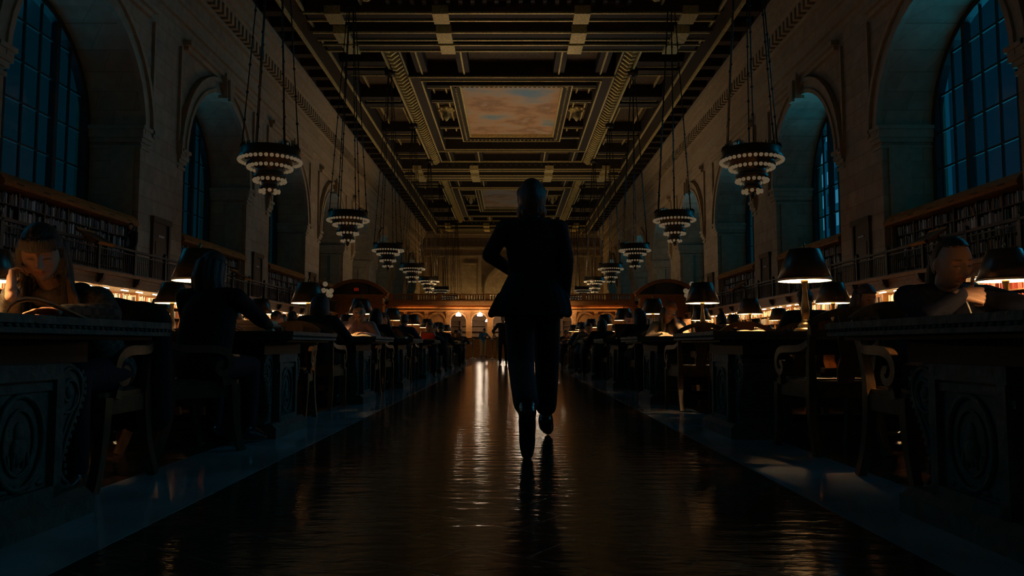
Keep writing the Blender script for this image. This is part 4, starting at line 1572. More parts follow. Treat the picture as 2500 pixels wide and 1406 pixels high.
def hair_cap(H, zh=.055, side=.0, grow=1.09, back=-.075, sub=5, top=.006, male=False):
    u, f = ICO5 if sub == 5 else ICO4
    p = head_shape(u, male)
    # smooth skull instead of the face relief
    base = np.stack([u[:, 0] * .077, u[:, 1] * .097, u[:, 2] * .118], 1)
    lo = np.clip(-u[:, 2], 0, 1)
    base[:, 0] *= 1 - .15 * lo
    q = base * grow
    q[:, 2] += top
    q[:, 1] -= .006
    y, z, x = base[:, 1], base[:, 2], np.abs(base[:, 0])
    face = (y > side + .012 * 0) & (z < zh + .012 * (x / .07) ** 2 * -1)
    neck = z < back
    sh = np.where(face | neck, .70, 1.0)
    q = q * sh[:, None]
    # comb-like waviness
    return on_head(q, H), f
def finger(sp, base, d, nrm_, lat, L, r, curl):
    p = base; a = 0
    for i, (k, c) in enumerate(((.45, .9), (.30, 1.1), (.25, .7))):
        a += curl * c
        dd = d * math.cos(a) + nrm_ * math.sin(a)
        p2 = p + dd * L * k
        sp.cap(p, p2, r * (1 - .08 * i), r * (1 - .08 * (i + 1)), 8)
        p = p2
def hand(sp, wrist, fwd, normal, side, curl=.35, s=1.0, thumb=.6, spread=.06):
    """normal: direction the palm faces; side +1 right hand, -1 left"""
    fwd = nrm(fwd); normal = nrm(np.asarray(normal) - fwd * np.dot(normal, fwd))
    lat = np.cross(fwd, normal) * side          # towards the thumb
    w = V(*wrist)
    names = [(.033, .083, .070, .0082), (.011, .088, .078, .0085), (-.011, .085, .073, .0082), (-.031, .078, .058, .0073)]
    for l, k, L, r in names:
        kn = w + (fwd * k + lat * l) * s
        sp.cap(w + (fwd * .012 + lat * l * .55) * s, kn, .0165 * s, .0115 * s, 10)
        d = nrm(fwd + lat * l * spread * 30)
        finger(sp, kn, d, normal, lat, L * s, r * s, curl)
    sp.cap(w + fwd * .03 * s, w + fwd * .06 * s, .020 * s, .019 * s, 10)
    sp.cap(w - fwd * .02 * s, w + fwd * .02 * s, .023 * s, .022 * s, 10)
    tb = w + (fwd * .028 + lat * .026) * s
    td = nrm(fwd * .55 + lat * .8 + normal * .25)
    t1 = tb + td * .038 * s
    sp.cap(w + fwd * .015 * s + lat * .012 * s, tb, .016 * s, .014 * s, 10)
    sp.cap(tb, t1, .0125 * s, .0100 * s, 10)
    td2 = nrm(td * (1 - thumb * .3) + fwd * thumb * .8 + normal * thumb * .4)
    t2 = t1 + td2 * .030 * s
    sp.cap(t1, t2, .0100 * s, .0090 * s, 8)
    sp.cap(t2, t2 + nrm(td2 + normal * .3 * thumb) * .022 * s, .0090 * s, .0078 * s, 8)
def ik(a, c, l1, l2, pole):
    a, c = V(*a), V(*c); d = c - a; L = np.linalg.norm(d); L2 = min(L, (l1 + l2) * .995)
    dn = d / L
    x = (l1 * l1 - l2 * l2 + L2 * L2) / (2 * L2)
    h = math.sqrt(max(0, l1 * l1 - x * x))
    p = V(*pole); p = nrm(p - dn * np.dot(p, dn))
    return a + dn * x + p * h

SKIN = {'fair': (.60, .36, .24), 'mid': (.48, .27, .17), 'dark': (.28, .15, .09)}
cloth_cache = {}
def cloth(c, rough=.8, name='cloth'):
    k = (c, rough)
    if k not in cloth_cache:
        cloth_cache[k] = mat(name, c, rough, noise=.15, scale=30, bump=.25, bscale=45, spec=.2)
    return cloth_cache[k]
def plaid():
    m = mat('plaid_cloth', (.10, .09, .07), .85)
    nt = m.node_tree; b = nt.nodes['Principled BSDF']
    tc = nt.nodes.new('ShaderNodeTexCoord')
    out = None
    ck = nt.nodes.new('ShaderNodeTexChecker'); ck.inputs['Scale'].default_value = 34
    ck.inputs['Color1'].default_value = (.13, .115, .085, 1); ck.inputs['Color2'].default_value = (.055, .05, .042, 1)
    nt.links.new(tc.outputs['Object'], ck.inputs['Vector'])
    nt.links.new(ck.outputs[0], b.inputs['Base Color'])
    return m
M['plaid'] = plaid()
M['hair_dark'] = mat('dark_hair', (.012, .009, .008), .45, noise=.4, scale=30, bump=.6, bscale=60, stretch=(2.5, 2.5, .35))
M['hair_brown'] = mat('brown_hair', (.045, .026, .015), .45, noise=.5, scale=30, bump=.6, bscale=60, stretch=(2.5, 2.5, .35))
M['hair_ends'] = mat('light_brown_hair_ends', (.16, .10, .055), .5, noise=.5, scale=30, bump=.5, bscale=60, stretch=(2.5, 2.5, .35))
M['leather'] = mat('black_shoe_leather', (.010, .010, .011), .22)

def person(label, loc, heading, neck=(0, .22, .97), headc=None, look=(0, .25, 0), R=None, L=None, seated=True, hair='long', hairmat='hair_dark',
           top=(.02, .02, .025), trousers=(.02, .02, .03), skin='mid', vox=.012, z=0.0, legs=None, sleeve=1.0, wide=1.0, male=False, extra=None,
           topmat=None, hem=None, neckline=True, thick=1.0, shz=-.045, group=None, pel=None, hs=1.0, shy=-.03, baggy=False):
    o = empty('person', (loc[0], loc[1], z), heading)
    tag(o, label, 'person', group)
    vt = max(vox * 1.5, .008)
    pz = .55 if seated else .95
    pel = V(0, 0, pz) if pel is None else V(*pel)
    nk = V(*neck)
    hc = nk + V(0, .05, .13) if headc is None else V(*headc)
    H = {'c': hc, 'R': rot(*look), 's': hs}
    up = nrm(nk - pel)
    sw = .175 * wide
    shc = nk + V(0, shy, shz)
    shR, shL = shc + V(sw, 0, 0), shc + V(-sw, 0, 0)
    chest = pel + (nk - pel) * .66
    waist = pel + (nk - pel) * .30
    Rt = np.eye(3)
    # tilt of the trunk
    ang = math.atan2(nk[1] - pel[1], nk[2] - pel[2])
    Rt = np.array([[1, 0, 0], [0, math.cos(ang), math.sin(ang)], [0, -math.sin(ang), math.cos(ang)]])
    # arms
    arms = {}
    for nm, sh, sd, spec in (('R', shR, 1, R), ('L', shL, -1, L)):
        spec = dict(spec or {})
        w = V(*spec.get('w', (sd * .12, .46, .803) if seated else (sd * .24, .05, pz - .10)))
        e = V(*spec['e']) if 'e' in spec else ik(sh, w, .285, .255, spec.get('pole', (sd * .8, -.3, -.6)))
        f = V(*spec['f']) if 'f' in spec else nrm(w - e) + (V(-sd * .35, .1, 0) if seated else V(0, 0, 0))
        n = V(*spec.get('n', (0, 0, -1) if seated else (-sd, 0, 0)))
        arms[nm] = (sh, e, w, f, n, sd, spec.get('curl', .38), spec.get('thumb', .6))
    # legs
    if legs is None:
        legs = {}
        for nm, sd in (('R', 1), ('L', -1)):
            if seated: legs[nm] = ((sd * .09, .03, .53), (sd * .12, .42, .53), (sd * .13, .40, .10), (sd * .14, .55, .045))
            else: legs[nm] = ((sd * .09, 0, .92), (sd * .10, .03, .50), (sd * .11, 0, .10), (sd * .13, .15, .04))
    # ---- body
    sp = Soup()
    def trunk(sp, g, gw=0):
        sp.ell(pel, (.165 * wide + g, .115 * thick + g, .115 + g), Rt)
        sp.ell(waist, (.135 * wide + g + gw, .098 * thick + g + gw, .15 + g), Rt)
        sp.ell(chest, (.155 * wide + g, .108 * thick + g, .165 + g), Rt)
        for q in (-.055, .055):
            sp.cap(pel + V(q, 0, 0), chest + V(q, 0, 0), .095 * thick + g, .095 * thick + g)
        sp.cap(shc + V(-sw * .72, 0, 0), shc + V(sw * .72, 0, 0), .055 + g * .9)
    trunk(sp, -.006)
    nb = shc + V(0, 0, .02)
    neck_top = on_head([[0, -.022, -.075]], H)[0]
    sp.cap(nb, neck_top, .055, .050 + (.006 if male else 0))
    sp.cap(nb + V(-.05, 0, -.02), nb + V(.05, 0, -.02), .045)
    for nm, (sh, e, w, f, n, sd, cu, th) in arms.items():
        sp.cap(sh, e, .046, .037); sp.cap(e, w, .037, .024)
        sp.cap(shc, sh, .05, .05)
        hand(sp, w, f, n, sd, cu, 1.0, th)
    for nm, (a, k, an, t) in legs.items():
        a, k, an, t = V(*a), V(*k), V(*an), V(*t)
        sp.cap(a, k, .078, .052); sp.cap(k, an, .052, .034); sp.cap(an, t, .034, .026)
    u, f_ = ICO5 if vox < .008 else ICO4
    hv = on_head(head_shape(u, male), H)
    sp.raw([tuple(x) for x in hv], f_)
    for s in (-1, 1):
        ec = on_head([[s * .0755, -.008, -.002]], H)[0]
        sp.ell(ec, (.009, .017, .030), H['R'], 10, 8)
    body = sp.remesh('body', vox, M['skin'], o, smooth=1 if vox < .008 else 1, fac=.4)
    me = body.data
    n = len(me.vertices)
    co = np.empty(n * 3); me.vertices.foreach_get('co', co); co = co.reshape(-1, 3)
    hl = ((co - H['c']) / H['s']) @ H['R']
    sk = np.array(SKIN[skin])
    cc = np.ones((n, 4)); cc[:, :3] = sk
    near = (np.abs(hl[:, 0]) < .075) & (hl[:, 1] > .03) & (np.abs(hl[:, 2]) < .12)
    X, Z = np.abs(hl[:, 0]), hl[:, 2]
    def paint(mask, c, w=1.0):
        w_ = np.clip(mask, 0, 1)[:, None] * w
        cc[:, :3] = cc[:, :3] * (1 - w_) + np.array(c) * w_
    ns = near.astype(float)
    s1 = max(1, vox / .006)
    paint(ns * np.clip(1.4 * np.exp(-((X) / .020) ** 4 - ((Z + .0500) / (.0085)) ** 4), 0, 1), sk * V(.72, .34, .34), .85)
    paint(ns * np.exp(-((X) / .020) ** 4 - ((Z + .0500) / (.0014 * s1)) ** 2), sk * V(.40, .18, .15), .6)
    brow = .0375 - .12 * np.maximum(0, X - .030) - .0
    paint(ns * np.clip(1.3 * np.exp(-((X - .030) / .018) ** 4 - ((Z - brow) / (.0035 * s1)) ** 2), 0, 1), (.03, .018, .012), .85)
    lash = .0085 - .10 * np.abs(X - .031)
    paint(ns * np.clip(1.5 * np.exp(-((X - .031) / .015) ** 4 - ((Z - lash) / (.0022 * s1)) ** 2), 0, 1), (.02, .012, .010), .95)
    paint(ns * np.exp(-((X - .040) / .014) ** 2 - ((Z + .018) / .014) ** 2), sk * V(1.0, .72, .68), .35)
    ca = me.color_attributes.new('col', 'FLOAT_COLOR', 'POINT')
    ca.data.foreach_set('color', cc.astype(np.float32).ravel())
    # ---- clothes
    sp = Soup()
    trunk(sp, .014)
    if neckline:
        sp.cap(nb + V(0, -.012, -.01), nb + V(0, -.01, .018), .066, .060)
    for nm, (sh, e, w, f, n, sd, cu, th) in arms.items():
        sp.cap(shc, sh, .062, .064)
        sp.cap(sh, e, .062, .052)
        wv = e + (w - e) * (.93 * sleeve)
        sp.cap(e, wv, .052, .036)
    if hem: sp.frus(hem)
    if extra: extra(sp, H, shc, nk)
    sp.remesh('jacket' if male else 'top', vt, topmat or cloth(top), o, smooth=3)
    sp = Soup()
    for nm, (a, k, an, t) in legs.items():
        a, k, an, t = V(*a), V(*k), V(*an), V(*t)
        if baggy: sp.cap(a, k, .108, .088); sp.cap(k, k + (an - k) * (.72 if nm == 'R' else .80), .086, .078)
        else: sp.cap(a, k, .095, .068); sp.cap(k, k + (an - k) * .9, .066, .054)
    sp.ell(pel, (.17, .12, .11))
    sp.remesh('trousers', max(vt, .010), cloth(trousers), o, smooth=2)
    for nm, (a, k, an, t) in legs.items():
        an, t = V(*an), V(*t)
        sp = Soup()
        d = nrm(t - an)
        q = 1.28 if baggy else 1.0
        sp.cap(an + V(0, 0, .03), an, .042 * q, .044 * q)
        sp.cap(an - nrm(V(d[0], d[1], 0)) * .03, an - nrm(V(d[0], d[1], 0)) * .03 + (t - an) * .3 + V(0, 0, -.01), .040 * q, .040 * q)
        sp.cap(an + (t - an) * .2 + V(0, 0, 0), t, .042 * q, .036 * q)
        sp.cap(t - d * .05, t + d * .035, .040 * q, .030 * q)
        sp.remesh('shoe', max(vt, .009), M['leather'], o, smooth=2)
    # ---- hair
    hm = M[hairmat]
    sp = Soup()
    sub = 5 if vox < .008 else 4
    if hair == 'short':
        v, f = hair_cap(H, .060, -.005, 1.10, -.055, sub, male=male); sp.raw([tuple(x) for x in v], f)
    elif hair == 'bushy':
        v, f = hair_cap(H, .055, .0, 1.30, -.105, sub); sp.raw([tuple(x) for x in v], f)
        for k in range(22):
            a = PI + PI * (k % 11) / 10; zz = (-.085, .03)[k // 11] + .012 * (k % 3)
            c = on_head([[.072 * math.cos(a), .080 * math.sin(a), zz]], H)[0]
            sp.ell(c, (.032, .030, .045))
    elif hair == 'bun':
        v, f = hair_cap(H, .062, .0, 1.08, -.060, sub); sp.raw([tuple(x) for x in v], f)
        sp.ell(on_head([[0, -.07, .115]], H)[0], (.042, .040, .036))
    elif hair == 'pulled':
        v, f = hair_cap(H, .088, -.004, 1.045, -.060, sub); sp.raw([tuple(x) for x in v], f)
        q = on_head([[0, -.105, .0], [0, -.125, -.05], [.01, -.115, -.13], [.02, -.10, -.19]], H)
        for a, b_, r0, r1 in ((q[0], q[1], .028, .032), (q[1], q[2], .032, .030), (q[2], q[3], .030, .012)): sp.cap(a, b_, r0, r1)
    elif hair in ('long', 'bangs'):
        zh = .060 if hair == 'long' else .040
        v, f = hair_cap(H, zh, .030 if hair == 'bangs' else .012, 1.13, -.10, sub); sp.raw([tuple(x) for x in v], f)
        if hair == 'bangs':
            for i in range(15):
                t = -1 + 2 * i / 14
                a = on_head([[t * .055, .080 - .022 * t * t, .085]], H)[0]; b_ = on_head([[t * .060, .098 - .032 * t * t, .043 + .003 * (i % 2)]], H)[0]
                sp.cap(a, b_, .012, .0065)
        for s in (-1, 1):
            for (x, y, lx, ly, lz, r) in ((.076, .010, .095, .060, -.27, .019), (.080, -.015, .105, .02, -.28, .024), (.076, -.045, .10, -.03, -.27, .028), (.06, -.075, .075, -.07, -.26, .03), (.03, -.095, .035, -.09, -.27, .03)):
                a = on_head([[s * (x - .006), y, .03]], H)[0]
                m_ = on_head([[s * (x + .004), y, -.08]], H)[0]
                e_ = m_ * .35 + (V(s * lx * 1.0, ly, 0) + shc + V(0, .04, -.12)) * .65
                e_[2] = shc[2] - .10
                sp.cap(a, m_, r, r * 1.0); sp.cap(m_, e_, r, r * .55)
    if sp.b.v:
        hv = sp.remesh('hair', vt if vox > .008 else .005, hm, o, smooth=2)
    return o, H, arms, shc

def prop(side, x=.02, y=.43, hz=.95, e=None):
    """hand against the cheek, elbow on the table"""
    return {}

TAB = .765
# -- the running man in the middle of the aisle
lg = {'L': ((-.085, 0, .93), (-.075, -.10, .52), (-.045, -.56, .27), (-.045, -.535, .065)),
      'R': ((.085, 0, .93), (.11, .28, .55), (.11, .50, .115), (.13, .66, .05))}
hem = [(0, .0, .86, .255, .15), (0, .0, .95, .245, .145), (0, 0, 1.05, .205, .135), (.01, .01, 1.15, .165, .13), (.01, .02, 1.30, .168, .13)]
def coat(sp, H, shc, nk):
    sp.cap(shc + V(-.17, 0, -.01), shc + V(.17, 0, -.01), .075)
    sp.frus([(.012, .03, 1.20, .16, .125), (0, .03, 1.42, .20, .125), (0, .03, 1.50, .17, .10)])
    sp.cap(shc + V(-.045, -.035, .03), shc + V(.045, -.035, .03), .045)
    sp.cap((-.20, -.02, .98), (-.27, -.04, .875), .045, .028)
    sp.cap((.20, .0, .98), (.235, .0, .885), .05, .035)
run, _, _, _ = person('person in a dark suit running away down the middle of the aisle', (.165, 5.2), 0, neck=(0, .05, 1.50), headc=(0, .09, 1.655), look=(0, .05, 0),
       L=dict(w=(-.12, .24, 1.17), e=(-.285, -.02, 1.27), f=(.5, .8, .1), n=(1, 0, 0), curl=.8), R=dict(w=(.222, .05, .97), e=(.228, -.04, 1.23), f=(0, .15, -1), n=(-1, 0, 0), curl=.6),
       seated=False, hair='bushy', top=(.012, .018, .032), trousers=(.012, .017, .028), legs=lg, vox=.006, male=True, extra=coat, hem=hem, wide=1.05, baggy=True)

# -- left near woman with the fringe
def vest(sp, H, shc, nk):
    sp.cap(nk + V(-.04, .01, -.03), nk + V(.04, .01, -.03), .062)
w1, H1, _, s1_ = person('woman with a dark fringe resting her cheek on her hand over a book', (-1.98, 3.80), PI,
       neck=(.01, .36, .915), headc=(-.005, .50, 1.055), look=(math.radians(24), math.radians(26), math.radians(4)),
       R=dict(e=(.15, .46, .800), w=(.055, .60, .890), f=(.10, -.16, 1.0), n=(-.9, -.55, .1), curl=.95, thumb=.3), L=dict(w=(-.17, .64, .803), e=(-.27, .44, .80)),
       hair='bangs', skin='fair', topmat=M['plaid'], vox=.0042, extra=vest, sleeve=.96)
sp = Soup()      # lighter ends of her hair over the shoulder
for s, dx in ((-1, -.11), (-1, -.14), (-1, -.085), (1, .12), (1, .14)):
    a = on_head([[s * .085, .02, -.10]], H1)[0]
    sp.cap(a, s1_ + V(dx, .10, -.02), .016, .012); sp.cap(s1_ + V(dx, .10, -.02), s1_ + V(dx * 1.05, .12, -.16), .012, .004)
sp.remesh('hair_ends', .005, M['hair_ends'], w1, smooth=2)
sp = Soup()      # dark waistcoat over the shirt
sp.ell(V(-.02, .26, .80), (.158, .128, .15), np.array([[1, 0, 0], [0, .84, .54], [0, -.54, .84]]))
sp.cap(s1_ + V(-.10, .01, .02), V(-.12, .32, .78), .060, .08)
sp.cap(s1_ + V(.09, .01, .02), V(.10, .32, .78), .058, .08)
sp.remesh('waistcoat', .008, cloth((.018, .017, .016)), w1, smooth=3)

# -- right near woman in navy
w2, H2, _, s2_ = person('woman with pulled-back hair in a navy sweater holding a pen up before her chest', (2.13, 3.90), PI,
       neck=(.02, .22, .94), headc=(.06, .31, 1.045), look=(math.radians(6), math.radians(20), math.radians(3)),
       R=dict(e=(.20, .38, .800), w=(.105, .46, .895), f=(-1, .15, -.12), n=(.1, -.9, -.35), curl=1.25, thumb=-.6), L=dict(w=(-.16, .56, .803), e=(-.33, .38, .81)),
       hair='pulled', hairmat='hair_dark', skin='fair', top=(.012, .018, .040), vox=.0042, wide=1.08, thick=1.05)
b = MB(); b.tube([(2.035, 3.43, .865), (2.045, 3.41, .80)], .004, 8)
tag(b.build('pen', M['plaque']), 'short pale pen held in the fist of the woman in navy', 'pen')

# -- other readers, mostly seen as dark shapes against the lamps
person('person with long dark hair seen from behind at the second left table', (-1.93, 4.93), math.radians(-8), neck=(0, .12, 1.02), headc=(-.03, .17, 1.155), look=(-.1, .30, 0),
       R=dict(w=(.17, .58, .805), f=(.2, 1, -.05)), L=dict(w=(-.14, .52, .803)), hair='long', top=(.010, .010, .012), vox=.008, wide=1.0, thick=1.15, skin='fair')
person('dark long-haired person seen from behind at the third left table', (-2.05, 8.22), -.05, neck=(0, .14, .97), look=(.1, .4, 0), hair='long', top=(.02, .02, .026), thick=1.1)
def tip(sd, **k): return k
person('woman in a pink jumper with pinned-up hair resting her chin on her hand', (-1.99, 10.28), PI, neck=(-.02, .20, .96), headc=(-.06, .31, 1.085), look=(.15, .12, .10),
       R=dict(e=(.15, .42, .80), w=(.03, .37, .925), f=(-.1, -.1, 1), n=(-.6, -.8, 0), curl=.9), L=dict(w=(-.17, .55, .803)), hair='bun', skin='fair', top=(.78, .50, .44), vox=.007, sleeve=.98)
person('dark-haired person in black seen from behind at the fourth left table', (-2.0, 11.50), .05, neck=(0, .12, .96), look=(0, .35, 0), hair='long', top=(.010, .014, .020), vox=.01)
person('woman with long dark hair in a black V-neck leaning over the fourth left table', (-2.08, 13.52), PI, neck=(.02, .22, .97), headc=(.07, .31, 1.09), look=(.15, .35, .30),
       hair='long', skin='fair', top=(.012, .012, .014), vox=.008, neckline=False)
person('short-haired person in blue seen from behind at the fifth left table', (-2.05, 14.78), -.1, neck=(0, .10, 1.0), look=(0, .2, 0), hair='short', top=(.03, .06, .12), vox=.012, male=True)
person('man in a dark jumper reading a red book held up in both hands', (-1.72, 16.75), PI, neck=(0, .16, .93), headc=(0, .24, 1.05), look=(.05, .35, 0), hair='short', skin='mid', top=(.02, .022, .03), vox=.010, male=True,
       R=dict(w=(.15, .56, .86), f=(-.1, .5, .6), n=(-1, 0, 0)), L=dict(w=(-.15, .56, .86), f=(.1, .5, .6), n=(1, 0, 0)))
person('dark person bent over the sixth left table, seen from behind', (-1.62, 18.1), .1, neck=(0, .18, .94), look=(0, .4, 0), hair='short', top=(.015, .02, .028), vox=.014, male=True)
person('person with elbows on a far left table and head bowed between the arms', (-1.62, 23.3), PI, neck=(0, .26, .90), headc=(0, .36, .98), look=(0, .6, 0), hair='short', skin='fair', top=(.05, .04, .03), vox=.014,
       R=dict(e=(.16, .42, .80), w=(.08, .42, 1.02), f=(-.3, 0, 1), n=(-1, 0, 0)), L=dict(e=(-.16, .42, .80), w=(-.08, .42, 1.02), f=(.3, 0, 1), n=(1, 0, 0)))
person('far reader holding a white sheet at the eighth left table', (-1.72, 26.4), PI, neck=(0, .16, .94), look=(0, .3, 0), hair='short', skin='mid', top=(.02, .02, .03), vox=.014,
       R=dict(w=(.12, .52, .86)), L=dict(w=(-.12, .52, .86)))
person('small dark-haired reader between lamps deep in the third left table', (-3.25, 11.4), 0, neck=(0, .16, .92), look=(.3, .4, 0), hair='short', top=(.03, .035, .05), vox=.013)
person('person in dark clothes bent low beside the second lamp of the second left table', (-2.98, 10.3), PI, neck=(0, .22, .88), headc=(0, .34, .98), look=(0, .6, 0), hair='short', top=(.02, .02, .03), vox=.013)

person('young woman with long dark hair looking down at the second right table', (3.22, 7.30), PI, neck=(0, .20, .95), headc=(.0, .29, 1.085), look=(math.radians(14), .32, 0), hair='long', skin='mid', top=(.012, .013, .02), vox=.006)
person('dark blue-clad person leaning over beside the lamp of the third right table', (3.12, 8.15), -.25, neck=(0, .10, 1.02), look=(.3, .5, 0), hair='short', top=(.015, .03, .05), vox=.010)
def cap_hat(sp, H, shc, nk): pass
w3, H3, _, _ = person('woman in a brown knitted cap and pale cardigan propping her cheek on her hand', (2.08, 10.28), PI, neck=(.02, .18, .96), headc=(.03, .28, 1.075), look=(.1, .25, -.22),
       L=dict(e=(-.16, .40, .80), w=(-.045, .36, .955), f=(.25, -.05, 1), n=(1, -.3, 0), curl=.5), R=dict(w=(.17, .55, .81), f=(-.2, 1, 0)), hair='long', skin='fair', top=(.55, .46, .34), vox=.006, sleeve=.95)
v, f = hair_cap(H3, .056, -.2, 1.22, -.02, 5, .012)
sp = Soup(); sp.raw([tuple(x) for x in v], f); sp.ell(on_head([[0, -.03, .10]], H3)[0], (.075, .08, .06), H3['R'])
sp.remesh('knitted_cap', .007, cloth((.30, .16, .06), name='knitted_wool'), w3, smooth=3)
sp = Soup(); sp.cap((.0, .19, .70), (.0, .21, .90), .11, .075); sp.remesh('dark_vest', .01, cloth((.02, .016, .012)), w3, smooth=3)
person('dark-clad person seen from behind at the fourth right table', (1.95, 11.48), .08, neck=(0, .14, .96), look=(.2, .4, 0), hair='long', top=(.010, .012, .016), vox=.010)
w5, H5, _, _ = person('person with glasses lit from below by the phone in hand', (2.03, 13.5), PI, neck=(0, .16, .96), headc=(0, .25, 1.09), look=(.1, .38, 0), hair='short', skin='fair', top=(.02, .02, .026), vox=.007, male=True,
       R=dict(w=(.02, .58, .84), f=(-.2, .8, .3), n=(-.6, 0, .6), curl=.6))
b = MB()
for s in (-1, 1):
    pts = [on_head([[s * .032 + .021 * math.cos(a), .094, .010 + .017 * math.sin(a)]], H5)[0] for a in [2 * PI * i / 16 for i in range(16)]]
    b.tube(pts, .0022, 6, closed=True)
    q = on_head([[s * .053, .090, .012], [s * .080, .0, .010]], H5)
    b.tube([q[0], q[1]], .002, 6)
q = on_head([[-.011, .097, .014], [.011, .097, .014]], H5); b.tube([q[0], q[1]], .002, 6)
b.build('glasses', M['black'], w5)
ph = empty('smartphone', (1.98, 12.86, .86), math.radians(10)); ph.rotation_euler = (math.radians(-52), 0, math.radians(10))
tag(ph, 'smartphone with a bright white screen in the hand of the reader with glasses', 'phone')
b = MB(); b.box(-.038, .038, -.075, .075, -.005, .004); b.build('phone_case', M['black'], ph)
b = MB(); b.box(-.034, .034, -.070, .070, .004, .0055); b.build('screen', mat('lit_phone_screen', (.8, .85, 1), .3, emit=(.85, .9, 1), estr=1.6), ph)
person('dark figure seen from behind at the fifth right table', (1.74, 14.75), -.1, neck=(0, .16, .92), look=(0, .4, 0), hair='long', top=(.010, .012, .018), vox=.012)
person('fair-faced reader in a light collar at the fifth right table', (1.66, 16.75), PI, neck=(0, .18, .90), headc=(0, .27, 1.01), look=(.2, .2, .1), hair='short', skin='fair', top=(.20, .18, .13), vox=.010)
person('person in a blue shirt seen from behind at the sixth right table', (1.68, 18.1), 0, neck=(0, .14, .94), look=(0, .35, 0), hair='short', top=(.03, .08, .14), vox=.014, male=True)
person('bowed reader with a reddish face at the seventh right table', (1.62, 23.3), PI, neck=(0, .28, .90), headc=(0, .38, .98), look=(0, .6, 0), hair='short', skin='mid', top=(.03, .03, .04), vox=.014)
person('hunched dark figure with a bun at the fourth right table', (3.22, 11.42), .2, neck=(0, .18, .90), headc=(0, .26, 1.01), look=(0, .4, 0), hair='bun', top=(.010, .011, .014), vox=.012)
person('small dark-haired head low behind the chairs of the fifth right table', (5.45, 16.75), PI, neck=(0, .22, .84), headc=(0, .3, .95), look=(0, .5, 0), hair='short', top=(.02, .02, .03), vox=.014)
person('reader with a hand to the brow at the third right table, between two lamps', (4.35, 10.3), PI, neck=(0, .2, .88), headc=(0, .3, .99), look=(0, .5, 0), hair='short', skin='mid', top=(.02, .03, .05), vox=.012,
       R=dict(e=(.18, .42, .80), w=(.09, .42, 1.0), f=(-.3, 0, 1), n=(-1, 0, 0)))
person('dark bowed reader behind the lamp of the fifth left table', (-1.95, 19.9), PI, neck=(0, .2, .92), look=(0, .4, 0), hair='long', top=(.02, .02, .03), vox=.014)

# -- standing figures
person('guard in a dark uniform walking towards the camera in the aisle', (-.27, 26.4), PI, neck=(0, .02, 1.40), headc=(0, .04, 1.54), look=(0, .1, 0), seated=False, hair='short', male=True, skin='mid',
       top=(.015, .017, .024), trousers=(.012, .013, .018), vox=.010, pel=(0, 0, .90),
       legs={'R': ((.085, 0, .88), (.10, .10, .48), (.10, .02, .10), (.11, .17, .04)), 'L': ((-.085, 0, .88), (-.10, -.02, .47), (-.10, -.18, .14), (-.11, -.04, .04))},
       R=dict(w=(.30, .12, 1.02), pole=(.5, -1, 0)))
person('visitor in a blue shirt and khaki trousers standing beside the far counter', (-1.48, 40.3), PI + .5, neck=(0, .10, 1.28), headc=(0, .17, 1.40), look=(0, .4, 0), seated=False, hair='short', male=True, skin='mid',
       top=(.05, .16, .30), trousers=(.42, .30, .16), vox=.014, pel=(0, -.02, .88), R=dict(w=(.15, .40, 1.1)), L=dict(w=(-.15, .40, 1.1)))
put_chair(-1.0, 44.65, PI, False, 'oak chair of the clerk behind the far counter')
person('clerk sitting behind the far counter under the arches', (-1.0, 44.6), PI, neck=(0, .1, 1.0), hair='short', skin='fair', top=(.05, .04, .04), vox=.016, look=(0, .2, 0))
wg, Hg, _, sg2 = person('woman with long hair and an open dark jacket standing on the left gallery', (-11.5, 23.4), math.radians(150), z=2.65, neck=(0, .0, 1.44), headc=(0, .03, 1.58), look=(.5, -.05, 0), seated=False, hair='long', skin='mid',
       top=(.015, .018, .024), vox=.012)
sp = Soup(); sp.cap((0, .10, 1.02), sg2 + V(0, .08, 0), .075, .05); sp.remesh('pale_shirt', .01, cloth((.45, .48, .50)), wg, smooth=3)
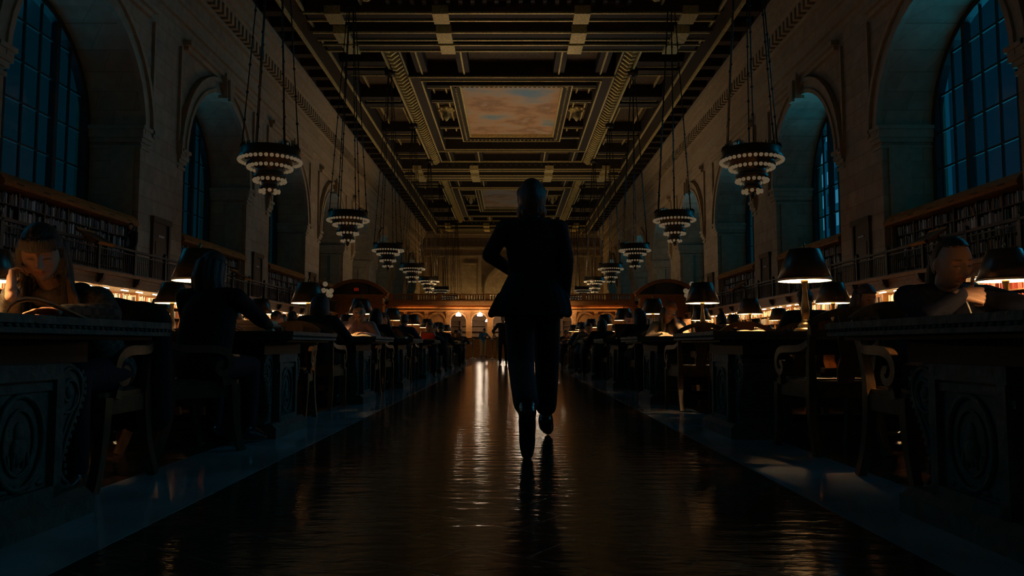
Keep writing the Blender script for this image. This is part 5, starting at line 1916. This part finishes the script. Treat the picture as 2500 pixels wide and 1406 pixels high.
# coat hanging on the chair beside the woman with the fringe
sp = Soup()
sp.cap((-.24, -.26, .86), (.24, -.26, .86), .055); sp.cap((-.20, -.30, .84), (-.22, -.33, .34), .09, .07); sp.cap((.20, -.30, .84), (.22, -.33, .34), .09, .07)
sp.cap((0, -.31, .82), (0, -.34, .36), .12, .09); sp.cap((-.1, -.32, .8), (-.1, -.34, .33), .09, .07); sp.cap((.1, -.32, .8), (.1, -.34, .33), .09, .07)
sp.cap((-.16, -.24, .89), (-.02, -.24, .93), .05, .04); sp.cap((.04, -.24, .90), (.18, -.22, .90), .05, .04)
sp.ell((-.14, -.28, .88), (.11, .08, .07)); sp.ell((.12, -.27, .87), (.12, .08, .07))
o = sp.remesh('coat', .010, cloth((.012, .013, .016)), None, smooth=4)
o.location = (-2.07, 3.80, -.05); o.rotation_euler = (0, 0, math.radians(176))
tag(o, 'dark padded coat draped over the chair back between the two nearest left tables', 'coat')

# ------------------------------------------------------------------ buildings seen through the windows
def building(x0, x1, y0, y1, h, label, lit=0.0, seed=1, face=-1):
    r = empty('building', ((x0 + x1) / 2, (y0 + y1) / 2, 0)); tag(r, label, 'building')
    cx, cy = (x0 + x1) / 2, (y0 + y1) / 2
    b = MB(); b.box(x0 - cx, x1 - cx, y0 - cy, y1 - cy, -5, h); b.box(x0 - cx - .4, x1 - cx + .4, y0 - cy - .4, y1 - cy + .4, h, h + .6)
    b.box(x0 - cx + 2, x1 - cx - 2, y0 - cy + 2, y1 - cy - 2, h + .6, h + 3)
    b.build('walls', M['facade'], r)
    R = random.Random(seed)
    w, l = MB(), MB()
    xf = (x0 if face < 0 else x1) - cx
    z = 1.5
    while z < h - 2:
        y = y0 - cy + 1
        while y < y1 - cy - 2:
            (l if R.random() < lit else w).box(xf + face * .02, xf - face * .1, y, y + 1.7, z, z + 1.9)
            y += 2.8
        z += 3.2
    if w.v: w.build('window_grid', M['iron'], r)
    if l.v: l.build('lit_windows', M['facade_lit'], r)
building(46, 62, 101, 118, 60, 'office tower with blue-lit windows outside the second right window', .8, 2)
building(50, 58, 87.2, 100, 50, 'dark tower at the left edge of the nearest right window', .12, 3)
building(66, 82, 97, 104, 27, 'stepped block low in the nearest right window', .1, 4)
building(70, 84, 107, 110, 19, 'low narrow block beside the stepped one in the nearest right window', .1, 5)
